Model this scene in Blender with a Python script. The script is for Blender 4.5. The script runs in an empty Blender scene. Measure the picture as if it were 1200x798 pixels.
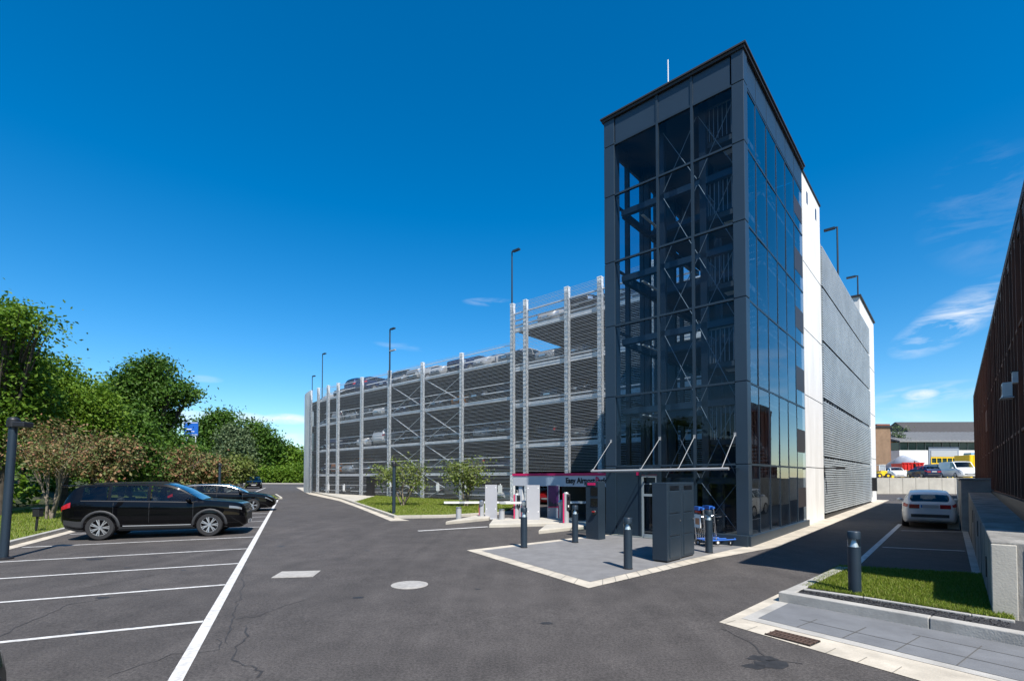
import bpy, bmesh, math, random
from mathutils import Vector, Matrix
random.seed(7)
R = math.radians
scene = bpy.context.scene
col = scene.collection
# ------------------------------------------------------------------ camera model (used to survey ground points)
F = 585.; CX = 600.; YH = 560.; TH = R(1.5); CY = YH - F*math.tan(TH); H0 = 1.9; G = .01
def gz(Y): return G*min(max(Y, -30.), 90.)
def gph(x, y, h):
    d = ray(x, y); s = (H0-h)/(G*d[1]-d[2]); return Vector((d[0]*s, d[1]*s, G*d[1]*s+h))
def ray(x, y):
    a = (x-CX)/F; b = (CY-y)/F
    return (a, math.cos(TH)-b*math.sin(TH), math.sin(TH)+b*math.cos(TH))
def gp(x, y, dz=0.):
    d = ray(x, y); s = H0/(G*d[1]-d[2]); return Vector((d[0]*s, d[1]*s, G*d[1]*s+dz))
def at(x, y, Y):
    d = ray(x, y); s = Y/d[1]; return Vector((d[0]*s, Y, d[2]*s+H0))
_t = math.atan(.885); US, UC = math.sin(_t), math.cos(_t)
C0 = gp(876, 640); ROT = math.atan2(UC, US)
def W(u, v, z=0.): return Vector((C0.x+u*US-v*UC, C0.y+u*UC+v*US, z))
def loc(p):
    a = p[0]-C0.x; b = p[1]-C0.y; return (a*US+b*UC, -a*UC+b*US)
def gloc(x, y): return loc(gp(x, y))
# ------------------------------------------------------------------ object helpers
def link(o, parent=None):
    col.objects.link(o)
    if parent is not None: o.parent = parent
    return o
def tag(o, label=None, cat=None, group=None, kind=None):
    if label: o['label'] = label
    if cat: o['category'] = cat
    if group: o['group'] = group
    if kind: o['kind'] = kind
    return o
def thing(name, label, cat, at_=(0, 0, 0), rz=0., group=None):
    o = bpy.data.objects.new(name, None); o.empty_display_size = .2
    o.location = at_; o.rotation_euler = (0, 0, rz); link(o)
    return tag(o, label, cat, group)
def struct(o): o['kind'] = 'structure'; return o
def stuff(o): o['kind'] = 'stuff'; return o
def kids(o): return [c for c in bpy.data.objects if c.parent == o]
def copy_tree(o, parent=None):
    c = o.copy(); col.objects.link(c)
    if parent is not None: c.parent = parent
    for ch in kids(o): copy_tree(ch, c)
    return c
class MB:
    def __init__(s, off=(0, 0, 0)): s.v = []; s.f = []; s.m = []; s.off = off; s.mi = 0
    def add(s, vs, fs):
        n = len(s.v); o = s.off
        s.v += [(a[0]-o[0], a[1]-o[1], a[2]-o[2]) for a in vs]
        for f in fs: s.f.append([n+i for i in f]); s.m.append(s.mi)
        return s
    def box(s, x0, x1, y0, y1, z0, z1):
        if x0 > x1: x0, x1 = x1, x0
        if y0 > y1: y0, y1 = y1, y0
        if z0 > z1: z0, z1 = z1, z0
        return s.add([(x0,y0,z0),(x1,y0,z0),(x1,y1,z0),(x0,y1,z0),(x0,y0,z1),(x1,y0,z1),(x1,y1,z1),(x0,y1,z1)],
              [(0,3,2,1),(4,5,6,7),(0,1,5,4),(1,2,6,5),(2,3,7,6),(3,0,4,7)])
    def bar(s, p, q, w, h=None):          # square bar between two points
        p = Vector(p); q = Vector(q); h = h or w; d = (q-p)
        if d.length < 1e-6: return s
        d.normalize(); up = Vector((0,0,1)) if abs(d.z) < .95 else Vector((1,0,0))
        a = d.cross(up).normalized()*(w/2); b = a.cross(d).normalized()*(h/2)
        vs = [p-a-b, p+a-b, p+a+b, p-a+b, q-a-b, q+a-b, q+a+b, q-a+b]
        return s.add(vs, [(0,1,2,3),(7,6,5,4),(0,4,5,1),(1,5,6,2),(2,6,7,3),(3,7,4,0)])
    def tube(s, p, q, r, r2=None, n=10, caps=True):
        p = Vector(p); q = Vector(q); d = (q-p)
        if d.length < 1e-6: return s
        r2 = r if r2 is None else r2
        d.normalize(); up = Vector((0,0,1)) if abs(d.z) < .95 else Vector((1,0,0))
        a = d.cross(up).normalized(); b = d.cross(a)
        vs = []
        for k in range(n):
            t = 2*math.pi*k/n; e = a*math.cos(t)+b*math.sin(t)
            vs += [p+e*r, q+e*r2]
        fs = [(2*k, 2*k+1, 2*((k+1)%n)+1, 2*((k+1)%n)) for k in range(n)]
        if caps: fs += [[2*k for k in range(n)], [2*k+1 for k in range(n)][::-1]]
        return s.add(vs, fs)
    def lathe(s, prof, c=(0,0,0), n=20, axis='z'):   # prof: list (r, h)
        vs = []; m = len(prof)
        for k in range(n):
            t = 2*math.pi*k/n
            for (r, h) in prof:
                x, y = r*math.cos(t), r*math.sin(t)
                p = (x, y, h) if axis == 'z' else (x, h, y)
                vs.append((p[0]+c[0], p[1]+c[1], p[2]+c[2]))
        fs = []
        for k in range(n):
            for j in range(m-1):
                a = k*m+j; b = ((k+1) % n)*m+j
                fs.append((a, b, b+1, a+1) if axis == 'z' else (a, a+1, b+1, b))
        return s.add(vs, fs)
    def prism(s, poly, z0, z1):           # poly (x,y) ccw, z0/z1 numbers or functions of (x,y)
        f0 = z0 if callable(z0) else (lambda x, y: z0)
        f1 = z1 if callable(z1) else (lambda x, y: z1)
        A = sum(poly[i][0]*poly[(i+1)%len(poly)][1]-poly[(i+1)%len(poly)][0]*poly[i][1] for i in range(len(poly)))
        if A < 0: poly = poly[::-1]
        n = len(poly)
        vs = [(p[0], p[1], f0(p[0], p[1])) for p in poly]+[(p[0], p[1], f1(p[0], p[1])) for p in poly]
        return s.add(vs, [list(range(n))[::-1], list(range(n, 2*n))]+[(i, (i+1)%n, n+(i+1)%n, n+i) for i in range(n)])
    def sheet(s, poly, z):
        f1 = z if callable(z) else (lambda x, y: z)
        A = sum(poly[i][0]*poly[(i+1)%len(poly)][1]-poly[(i+1)%len(poly)][0]*poly[i][1] for i in range(len(poly)))
        if A < 0: poly = poly[::-1]
        return s.add([(p[0], p[1], f1(p[0], p[1])) for p in poly], [list(range(len(poly)))])
    def ball(s, c, r, n=10, sq=(1,1,1)):
        vs = []; fs = []
        m = max(4, n//2)
        for i in range(m+1):
            ph = math.pi*i/m
            for k in range(n):
                t = 2*math.pi*k/n
                vs.append((c[0]+r*sq[0]*math.sin(ph)*math.cos(t), c[1]+r*sq[1]*math.sin(ph)*math.sin(t), c[2]+r*sq[2]*math.cos(ph)))
        for i in range(m):
            for k in range(n):
                fs.append((i*n+k, (i+1)*n+k, (i+1)*n+(k+1)%n, i*n+(k+1)%n))
        return s.add(vs, fs)
    def grid(s, rows):                    # rows: equal-length lists of points
        n = len(rows[0]); vs = [p for r in rows for p in r]
        return s.add(vs, [(i*n+j, i*n+j+1, (i+1)*n+j+1, (i+1)*n+j) for i in range(len(rows)-1) for j in range(n-1)])
    def build(s, name, mat=None, parent=None, smooth=False, bevel=0.):
        me = bpy.data.meshes.new(name); me.from_pydata([tuple(a) for a in s.v], [], s.f)
        mats = mat if isinstance(mat, (list, tuple)) else [mat]
        for m in mats:
            if m: me.materials.append(m)
        if len(mats) > 1: me.polygons.foreach_set('material_index', s.m)
        if smooth:
            me.polygons.foreach_set('use_smooth', [True]*len(me.polygons))
            if smooth != 'all': me.set_sharp_from_angle(angle=R(35))
        me.update()
        o = bpy.data.objects.new(name, me); link(o, parent)
        if bevel:
            b = o.modifiers.new('bevel', 'BEVEL'); b.width = bevel; b.segments = 2; b.limit_method = 'ANGLE'
        return o
def text_mesh(name, body, size, mat, parent, matrix, extrude=.004, align='LEFT'):
    cu = bpy.data.curves.new(name, 'FONT'); cu.body = body; cu.size = size; cu.extrude = extrude; cu.align_x = align; cu.offset = .012*size/.3
    t = bpy.data.objects.new(name, cu); col.objects.link(t)
    dg = bpy.context.evaluated_depsgraph_get()
    me = bpy.data.meshes.new_from_object(t.evaluated_get(dg))
    width = max(v.co.x for v in me.vertices)
    bpy.data.objects.remove(t); me.materials.clear(); me.materials.append(mat)
    o = bpy.data.objects.new(name, me); link(o, parent); o.matrix_local = matrix
    return o, width
# ------------------------------------------------------------------ materials
def M(name, c, rough=.6, metal=0., var=0., scale=4., bump=0., bscale=None, spec=.5, coat=0., c2=None, detail=4., stretch=None):
    m = bpy.data.materials.new(name); m.use_nodes = True; nt = m.node_tree; N = nt.nodes; L = nt.links
    b = N['Principled BSDF']; b.inputs['Roughness'].default_value = rough; b.inputs['Metallic'].default_value = metal
    b.inputs['Specular IOR Level'].default_value = spec; b.inputs['Coat Weight'].default_value = coat; b.inputs['Coat Roughness'].default_value = .03
    b.inputs['Base Color'].default_value = (*c, 1)
    tc = N.new('ShaderNodeTexCoord'); vec = tc.outputs['Object']
    if stretch:
        mp = N.new('ShaderNodeMapping'); mp.inputs['Scale'].default_value = stretch; L.new(vec, mp.inputs[0]); vec = mp.outputs[0]
    if var or c2:
        n = N.new('ShaderNodeTexNoise'); n.inputs['Scale'].default_value = scale; n.inputs['Detail'].default_value = detail; n.inputs['Roughness'].default_value = .65
        L.new(vec, n.inputs['Vector'])
        r = N.new('ShaderNodeValToRGB'); L.new(n.outputs['Fac'], r.inputs[0])
        lo = c2 if c2 else tuple(x*(1-var) for x in c); hi = c if c2 else tuple(min(1, x*(1+var)) for x in c)
        r.color_ramp.elements[0].position = .32; r.color_ramp.elements[0].color = (*lo, 1)
        r.color_ramp.elements[1].position = .68; r.color_ramp.elements[1].color = (*hi, 1)
        L.new(r.outputs[0], b.inputs['Base Color'])
    if bump:
        n2 = N.new('ShaderNodeTexNoise'); n2.inputs['Scale'].default_value = bscale or scale*6; n2.inputs['Detail'].default_value = 5
        L.new(vec, n2.inputs['Vector'])
        bp = N.new('ShaderNodeBump'); bp.inputs['Strength'].default_value = bump; bp.inputs['Distance'].default_value = .02
        L.new(n2.outputs['Fac'], bp.inputs['Height']); L.new(bp.outputs[0], b.inputs['Normal'])
    return m
def leaf_mat(name, cols, trans=.35):
    m = bpy.data.materials.new(name); m.use_nodes = True; nt = m.node_tree; N = nt.nodes; L = nt.links
    b = N['Principled BSDF']; b.inputs['Roughness'].default_value = .55; b.inputs['Specular IOR Level'].default_value = .3
    g = N.new('ShaderNodeNewGeometry'); r = N.new('ShaderNodeValToRGB'); L.new(g.outputs['Random Per Island'], r.inputs[0])
    els = r.color_ramp.elements
    while len(els) < len(cols): els.new(.5)
    for i, c in enumerate(cols): els[i].position = i/(len(cols)-1); els[i].color = (*c, 1)
    L.new(r.outputs[0], b.inputs['Base Color'])
    t = N.new('ShaderNodeBsdfTranslucent'); L.new(r.outputs[0], t.inputs[0])
    mx = N.new('ShaderNodeMixShader'); mx.inputs[0].default_value = trans
    L.new(b.outputs[0], mx.inputs[1]); L.new(t.outputs[0], mx.inputs[2]); L.new(mx.outputs[0], N['Material Output'].inputs[0])
    return m
def glass_mat(name, tint, ior=1.5, rough=0., boost=1.):
    m = bpy.data.materials.new(name); m.use_nodes = True; nt = m.node_tree; N = nt.nodes; L = nt.links
    N.remove(N['Principled BSDF'])
    t = N.new('ShaderNodeBsdfTransparent'); t.inputs[0].default_value = (*tint, 1)
    g = N.new('ShaderNodeBsdfGlossy'); g.inputs['Roughness'].default_value = rough; g.inputs['Color'].default_value = (.92, .96, 1, 1)
    lw = N.new('ShaderNodeLayerWeight'); lw.inputs[0].default_value = .5; f0 = ((ior-1)/(ior+1))**2*boost
    pw = N.new('ShaderNodeMath'); pw.operation = 'POWER'; pw.inputs[1].default_value = 4.2; L.new(lw.outputs['Facing'], pw.inputs[0])
    k = N.new('ShaderNodeMath'); k.operation = 'MULTIPLY_ADD'; k.inputs[1].default_value = 1-f0; k.inputs[2].default_value = f0; k.use_clamp = True; L.new(pw.outputs[0], k.inputs[0])
    mx = N.new('ShaderNodeMixShader'); L.new(k.outputs[0], mx.inputs[0]); L.new(t.outputs[0], mx.inputs[1]); L.new(g.outputs[0], mx.inputs[2])
    L.new(mx.outputs[0], N['Material Output'].inputs[0])
    return m
def asphalt_mat():
    m = bpy.data.materials.new('asphalt'); m.use_nodes = True; nt = m.node_tree; N = nt.nodes; L = nt.links
    b = N['Principled BSDF']; b.inputs['Roughness'].default_value = .85; b.inputs['Specular IOR Level'].default_value = .35
    tc = N.new('ShaderNodeTexCoord')
    def noise(sc, det, lo, hi, p0=.3, p1=.7, stretch=None):
        vec = tc.outputs['Object']
        if stretch:
            mp = N.new('ShaderNodeMapping'); mp.inputs['Scale'].default_value = stretch; mp.inputs['Rotation'].default_value = (0, 0, R(24)); L.new(vec, mp.inputs[0]); vec = mp.outputs[0]
        n = N.new('ShaderNodeTexNoise'); n.inputs['Scale'].default_value = sc; n.inputs['Detail'].default_value = det; n.inputs['Roughness'].default_value = .6
        L.new(vec, n.inputs['Vector']); r = N.new('ShaderNodeValToRGB'); L.new(n.outputs['Fac'], r.inputs[0])
        r.color_ramp.elements[0].position = p0; r.color_ramp.elements[1].position = p1
        r.color_ramp.elements[0].color = (lo, lo, lo, 1); r.color_ramp.elements[1].color = (hi, hi, hi, 1)
        return r.outputs[0], n.outputs['Fac']
    def mul(a, c):
        x = N.new('ShaderNodeMix'); x.data_type = 'RGBA'; x.blend_type = 'MULTIPLY'; x.inputs['Factor'].default_value = 1
        L.new(a, x.inputs['A'])
        if isinstance(c, tuple): x.inputs['B'].default_value = c
        else: L.new(c, x.inputs['B'])
        return x.outputs['Result']
    a1, _ = noise(.22, 5, .80, 1.10)
    a2, _ = noise(1.7, 6, .80, 1.16)
    a3, f3 = noise(150, 3, .62, 1.42, .35, .65)
    a4, _ = noise(.8, 3, .88, 1.06, .35, .7, (3.0, .12, 1))
    a5, _ = noise(38, 2, .70, 1.30, .35, .65)
    c = mul(mul(mul(mul(mul(a1, a2), a3), a4), a5), (.075, .067, .062, 1))
    L.new(c, b.inputs['Base Color'])
    bp = N.new('ShaderNodeBump'); bp.inputs['Strength'].default_value = .35; bp.inputs['Distance'].default_value = .01
    L.new(f3, bp.inputs['Height']); L.new(bp.outputs[0], b.inputs['Normal'])
    return m
asphalt = asphalt_mat()
paint_white = M('worn_white_paint', (.70, .69, .66), .7, scale=11, c2=(.40, .385, .36), detail=8)
crack_mat = M('bitumen_seal', (.032, .030, .029), .75, var=.35, scale=6)
stone_light = M('pale_kerb_stone', (.47, .42, .34), .85, var=.22, scale=2.2, bump=.2, bscale=60)
concrete = M('grey_concrete', (.36, .345, .315), .9, var=.2, scale=2.4, bump=.25, bscale=50)
concrete_pale = M('pale_precast_concrete', (.43, .40, .34), .9, var=.13, scale=1.2, bump=.15, bscale=40)
concrete_white = M('white_precast_wall', (.76, .75, .72), .85, c2=(.62, .605, .57), stretch=(1, 1, .18), scale=1.6, bump=.1, bscale=30)
paving_grey = M('grey_block_paving', (.175, .172, .170), .85, var=.14, scale=3, bump=.25, bscale=90)
plates_grey = M('grey_paving_plates', (.145, .150, .158), .85, var=.14, scale=2.2, bump=.2, bscale=70)
plate_joint = M('plate_joint', (.085, .083, .078), .95)
joint_dark = M('sand_joint', (.20, .19, .165), .95)
gravel_mat = M('black_gravel', (.035, .035, .038), .85, var=.5, scale=60, bump=.6, bscale=70)
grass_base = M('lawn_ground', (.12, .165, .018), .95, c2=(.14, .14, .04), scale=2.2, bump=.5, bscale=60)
grass_leaf = leaf_mat('grass_blade', [(.10, .16, .012), (.15, .215, .016), (.20, .255, .025), (.26, .25, .07)], .3)
anthracite = M('anthracite_coated_steel', (.017, .030, .045), .42, var=.12, scale=1.5, spec=.5)
anthracite_dk = M('dark_interior_steel', (.012, .017, .024), .5)
anth_panel = M('anthracite_panel', (.022, .038, .058), .38, var=.06, scale=.8)
black_trim = M('black_trim', (.012, .012, .013), .5)
galv = M('galvanised_steel', (.88, .90, .91), .6, metal=0., c2=(.36, .40, .43), scale=11, detail=2)
galv_beam = M('galvanised_beam', (.62, .64, .655), .55, metal=.1, var=.15, scale=3)
wire_mat = M('galvanised_wire', (.46, .47, .48), .5, metal=.3)
slat_mat = M('galvanised_slats', (.44, .475, .49), .5, metal=.3, var=.14, scale=.6)
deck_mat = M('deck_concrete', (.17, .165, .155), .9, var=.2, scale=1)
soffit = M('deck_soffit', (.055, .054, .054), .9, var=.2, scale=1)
corten = M('rusty_brown_cladding', (.20, .065, .036), .8, c2=(.075, .03, .02), scale=1.1, stretch=(1.5, 1.5, .25), bump=.1)
corten_fin = M('rusty_brown_fin', (.20, .07, .038), .75, c2=(.09, .036, .022), scale=1.6, stretch=(2, 2, .3))
roof_dark = M('dark_roof_edge', (.02, .02, .022), .6)
tower_glass = glass_mat('tinted_facade_glass', (.64, .75, .84), 1.5, boost=.65)
side_glass = glass_mat('side_facade_glass', (.55, .66, .76), 1.7, boost=1.6)
pale_glass = glass_mat('pale_facade_glass', (.80, .88, .94), 1.4)
car_pane = glass_mat('car_glass_pane', (.62, .68, .66), 1.5)
privacy_pane = glass_mat('car_privacy_glass', (.36, .40, .39), 1.5)
clear_glass = glass_mat('clear_glass', (.8, .86, .86), 1.5)
brace_steel = M('dull_brace_steel', (.20, .21, .22), .5, metal=.3)
stainless = M('stainless_steel', (.55, .55, .55), .3, metal=.9, var=.08, scale=6)
silver_paint = M('silver_grey_paint', (.40, .41, .42), .42, metal=.2)
panel_grey = M('light_grey_panel', (.36, .365, .385), .5, var=.05, scale=2)
magenta = M('magenta_red_paint', (.55, .012, .10), .45)
poster_purple = M('purple_poster', (.16, .02, .13), .45, c2=(.035, .015, .05), scale=3.2)
poster_city = M('city_silhouette_print', (.02, .02, .035), .5)
white_plastic = M('white_plastic', (.72, .72, .70), .45)
white_paint = M('white_coated_metal', (.74, .74, .73), .4, var=.05, scale=3)
black_plastic = M('black_plastic', (.015, .015, .017), .45)
screen_mat = M('dark_screen', (.008, .008, .012), .08)
red_paint = M('red_paint', (.5, .02, .015), .45, var=.15, scale=2)
yellow_paint = M('yellow_paint', (.75, .48, .015), .45, var=.08, scale=2)
blue_paint = M('blue_paint', (.02, .11, .42), .45)
blue_sign = M('blue_sign_face', (.008, .10, .42), .45)
steel_lid = M('cast_iron_lid', (.36, .34, .31), .75, var=.2, scale=14, bump=.4, bscale=60)
rust_grate = M('rusty_grate', (.075, .045, .032), .8, var=.3, scale=12)
tyre = M('tyre_rubber', (.016, .016, .017), .8)
alloy = M('alloy_rim', (.62, .63, .64), .28, metal=.8)
rim_dark = M('dark_rim', (.02, .02, .022), .35)
chrome = M('chrome', (.75, .75, .76), .15, metal=1.)
car_glass = M('car_window_glass', (.010, .014, .015), .03, spec=.5)
clad_mat = M('grey_cladding', (.030, .031, .033), .6)
lamp_red = M('red_lamp_lens', (.32, .008, .012), .12, spec=.7)
lamp_white = M('headlamp_lens', (.16, .17, .18), .08, spec=.8)
plate_mat = M('number_plate', (.42, .42, .42), .4)
def car_paint(n, c, metal=.3): return M(n, c, .35, metal=metal, coat=.5, spec=.05)
black_car = car_paint('black_car_paint', (.0014, .0014, .002), 0.)
bark = M('tree_bark', (.17, .14, .105), .9, var=.35, scale=8, bump=.4, bscale=30)
bark_dark = M('dark_bark', (.06, .048, .036), .9, var=.35, scale=6, bump=.4, bscale=30)
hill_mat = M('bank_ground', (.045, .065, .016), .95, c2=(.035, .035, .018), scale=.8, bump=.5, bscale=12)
brick_brown = M('brown_brick', (.22, .14, .085), .9, var=.16, scale=1.2)
brick_red = M('red_brick', (.22, .075, .045), .9, var=.2, scale=2)
roof_tile = M('dark_roof_tiles', (.050, .045, .043), .8, var=.2, scale=2, stretch=(1, 1, 3))
roof_grey = M('corrugated_grey_roof', (.20, .20, .197), .7, var=.12, scale=2)
dark_green_glass = M('dark_green_glazing', (.018, .04, .035), .15)
tarp_grey = M('grey_tarpaulin', (.30, .32, .36), .7, var=.15, scale=1.5)
# ------------------------------------------------------------------ ground, markings, kerbs
def gzp(dz): return lambda x, y: gz(y)+dz
def gsheet(name, poly, mat, dz):
    mb = MB(); mb.sheet([(p[0], p[1]) for p in poly], gzp(dz)); return struct(mb.build(name, mat))
def P(*pts): return [gp(*p) for p in pts]
mb = MB(); ys = [-30, 90, 160, 400, 1500]; xs = [-1500, -300, -60, 60, 300, 1500]
mb.grid([[(x, y, gz(y)) for x in xs] for y in ys]); struct(mb.build('ground', asphalt))

AD = Vector((-.402, .9155, 0)); SD = Vector((.9155, .402, 0)); A0 = gp(205, 798)       # aisle line, stall direction
def A(t, s, dz=0):
    p = A0+AD*t+SD*s; return Vector((p.x, p.y, gz(p.y)+dz))
def strip(mb, p, q, w, dz):
    p = Vector(p); q = Vector(q); d = (q-p); d.z = 0; d.normalize(); n = Vector((-d.y, d.x, 0))*(w/2)
    k = max(1, int((q-p).length/3))
    for i in range(k):
        a = p.lerp(q, i/k); b = p.lerp(q, (i+1)/k)
        mb.add([(a+n)[:2]+(gz((a+n).y)+dz,), (a-n)[:2]+(gz((a-n).y)+dz,), (b-n)[:2]+(gz((b-n).y)+dz,), (b+n)[:2]+(gz((b+n).y)+dz,)], [(0, 1, 2, 3)])
mb = MB()
strip(mb, A(-4, 0), A(35.6, 0), .125, .004)
struct(mb.build('painted_line', paint_white))
mb = MB()
for t in (-.25, 2.03, 4.33, 6.52, 8.75, 11.3, 14.3, 16.6, 18.8, 20.9, 24.6, 26.8, 29, 31.2):
    strip(mb, A(t, -.068), A(t, -5.35 if t > 8 else -6.2), .085, .004)
struct(mb.build('painted_line', paint_white))
mb = MB()
strip(mb, gp(268, 589), gp(311, 571.5), .13, .004); strip(mb, gp(246, 583), gp(283, 570.5), .13, .004)
struct(mb.build('painted_line', paint_white))
mb = MB()      # bay lines by the retaining wall
strip(mb, gp(1005, 660), gp(1055, 614), .12, .004); strip(mb, gp(1056, 621.5), gp(1128, 623), .09, .004); strip(mb, gp(1034, 641), gp(1131, 645.5), .09, .004)
struct(mb.build('painted_line', paint_white))
mb = MB()
strip(mb, gp(490, 622), gp(572, 617), .16, .004); strip(mb, gp(548, 645), gp(600, 640.5), .1, .004)
struct(mb.build('painted_line', paint_white))
# sealed cracks
rnd = random.Random(3)
def crack(mb, pts, w):
    P_ = []
    for i in range(len(pts)-1):
        a = gp(*pts[i]); b = gp(*pts[i+1]); n = max(3, int((b-a).length/.14))
        for k in range(n):
            q = a.lerp(b, k/n); q += Vector((rnd.gauss(0, .022), rnd.gauss(0, .022), 0)); P_.append(q)
    for i in range(len(P_)-1):
        strip(mb, P_[i], P_[i+1], w*rnd.uniform(.5, 1.4), .003)
mb = MB()
crack(mb, [(275, 726), (300, 722), (335, 709), (372, 700)], 0.0144)
crack(mb, [(287, 731), (288, 745), (278, 758), (275, 772), (283, 780), (303, 784), (305, 798)], 0.0176)
crack(mb, [(262, 748), (255, 762), (200, 768), (150, 785), (110, 798)], 0.0128)
crack(mb, [(290, 640), (283, 690), (262, 760)], 0.0144)
crack(mb, [(0, 745), (40, 726), (80, 708), (140, 698), (185, 697)], 0.0160)
crack(mb, [(90, 690), (150, 680), (190, 671)], 0.0120)
crack(mb, [(845, 735), (880, 752), (900, 772), (960, 784)], 0.0144)
crack(mb, [(500, 640), (470, 655), (380, 662), (330, 676)], 0.0096)
struct(mb.build('asphalt_crack', crack_mat))
# oil spots
mb = MB()
for (x, y, r) in [(893, 771, .16), (905, 778, .2), (884, 781, .12), (110, 655, .25), (150, 612, .3), (420, 700, .1), (150, 665, .09), (182, 652, .07), (120, 700, .12), (170, 690, .06), (95, 740, .1), (160, 735, .08), (215, 668, .06), (225, 645, .07), (560, 690, .06), (640, 730, .09), (330, 640, .12), (430, 645, .09)]:
    c = gp(x, y); n = 16
    mb.sheet([(c.x+r*rnd.uniform(.6, 1.15)*math.cos(2*math.pi*k/n), c.y+.6*r*rnd.uniform(.6, 1.15)*math.sin(2*math.pi*k/n)) for k in range(n)], gzp(.0025))
struct(mb.build('oil_stain', M('oil_stain', (.028, .027, .027), .6, var=.3, scale=12)))

# manhole covers
c = gp(348, 672.5); o = thing('manhole_cover', 'pale square metal manhole cover in the asphalt beside the long white line', 'manhole cover', c, R(8))
mb = MB(); mb.box(-.36, .36, -.30, .30, -.03, .006); mb.build('frame', steel_lid, o)
mb = MB(); mb.box(-.31, .31, -.25, .25, 0, .010); mb.build('lid', M('pale_lid', (.36, .34, .31), .75, var=.14, scale=9, bump=.4, bscale=80), o)
c = gp(480, 685); o = thing('manhole_cover', 'round pale manhole cover out in the middle of the asphalt', 'manhole cover', c)
mb = MB(); mb.lathe([(0, .006), (.31, .006), (.32, -.03)], n=32); mb.build('frame', steel_lid, o)
mb = MB(); mb.lathe([(0, .010), (.26, .010), (.265, 0)], n=32); mb.build('lid', M('pale_lid_round', (.34, .325, .30), .75, var=.2, scale=9, bump=.4, bscale=80), o)

# front plaza of the tower
PL = P((552, 645), (692, 688), (838, 653)); pl = [loc(p) for p in PL]
def uvpoly(pts): return [W(u, v) for (u, v) in pts]
outer = [(-5.3, 4.95), (-6.75, .5), (-2.35, -.05), (.4, -.62), (7.4, -.62), (30, -.62), (30, .05), (0, .05), (0, 3.8), (-1.0, 4.2)]
gsheet('kerb_stone', uvpoly(outer), stone_light, .008)
inner = [(-5.12, 4.62), (-6.35, .72), (-2.2, .26), (.05, .0), (.05, 3.7), (-1.0, 3.95)]
gsheet('paving', uvpoly(inner), paving_grey, .012)
mb = MB()     # stone joints across the kerb strip
def joint(p, q): strip(mb, W(*p), W(*q), .012, .011)
for k in range(1, 12):
    t = k/12
    a = Vector(outer[0]).lerp(Vector(outer[1]), t); b = Vector(inner[0]).lerp(Vector(inner[1]), t); joint(a, b)
    a = Vector(outer[1]).lerp(Vector(outer[2]), t); b = Vector(inner[1]).lerp(Vector(inner[2]), t); joint(a, b)
for k in range(28): joint((.6+k, -.62), (.6+k, -.05))
struct(mb.build('stone_joint', joint_dark))

# pavement in the near corner
gsheet('kerb_stone', P((842.6, 729), (912, 696), (1205, 756), (1400, 800), (1500, 900), (1079, 798)), stone_light, .006)
gsheet('kerb_stone', P((869, 725), (915, 704), (1205, 757), (1400, 802), (1460, 868), (1170, 798)), concrete, .010)
SW = P((888.5, 725), (925, 707), (1205, 757), (1400, 802), (1430, 860), (1250, 812), (1108.5, 778))
gsheet('pavement', SW, plates_grey, .014)
mb = MB()
sd = (gp(1108, 778)-gp(888, 725)); sd.z = 0; sd.normalize(); sn = Vector((-sd.y, sd.x, 0)); s0 = gp(888.5, 725)
for k in range(1, 8):
    a = s0+sd*(.28+.5*k-.3); b = a+sn*1.1
    L_ = .62 if k < 1 else .9
    strip(mb, a+sn*.01, a+sn*(.42+.13*k), .011, .018)
strip(mb, s0+sd*.35+sn*.36, s0+sd*3.6+sn*.36, .011, .018); strip(mb, s0+sd*1.4+sn*.82, s0+sd*3.6+sn*.82, .011, .018)
struct(mb.build('paving_joint', plate_joint))
mb = MB()
for k in range(7):
    a = gp(842.6, 729).lerp(gp(1079, 798), k/7+.04); strip(mb, a+sn*.005, a+sn*.24, .008, .010)
struct(mb.build('stone_joint', joint_dark))
a = gp(907, 743.5); b = gp(951, 755); mid = (gp(910, 744)+gp(947, 752.5))/2
o = thing('drain_grate', 'small rusty drain grate let into the pale stone edging', 'drain grate', (mid.x, mid.y, gz(mid.y)+.012), math.atan2(sd.y, sd.x))
mb = MB(); mb.box(-.25, .25, -.13, .13, -.02, .0); mb.build('sump', black_trim, o)
mb = MB()
for k in range(11): mb.box(-.24+k*.045, -.24+k*.045+.024, -.125, .125, .0, .010)
for yy in (-.125, .105, -.01): mb.box(-.25, .25, yy, yy+.02, .0, .012)
mb.build('bars', rust_grate, o)

def kerb(pts, w, h, mat, side=1, name='kerb'):          # pts world; kerb solid on the given side of the line
    mb = MB()
    for i in range(len(pts)-1):
        a = Vector((pts[i].x, pts[i].y, 0)); b = Vector((pts[i+1].x, pts[i+1].y, 0)); d = (b-a).normalized(); n = Vector((-d.y, d.x, 0))*side*w
        L_ = (b-a).length; k = max(1, round(L_/1.2))
        for j in range(k):
            p = a+d*(L_*j/k+.003); q = a+d*(L_*(j+1)/k-.003)
            mb.prism([p.to_tuple()[:2], q.to_tuple()[:2], (q+n).to_tuple()[:2], (p+n).to_tuple()[:2]], gzp(-.05), gzp(h))
    o = struct(mb.build(name, mat)); bv = o.modifiers.new('bevel', 'BEVEL'); bv.width = .012; bv.segments = 2
    return o
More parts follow.
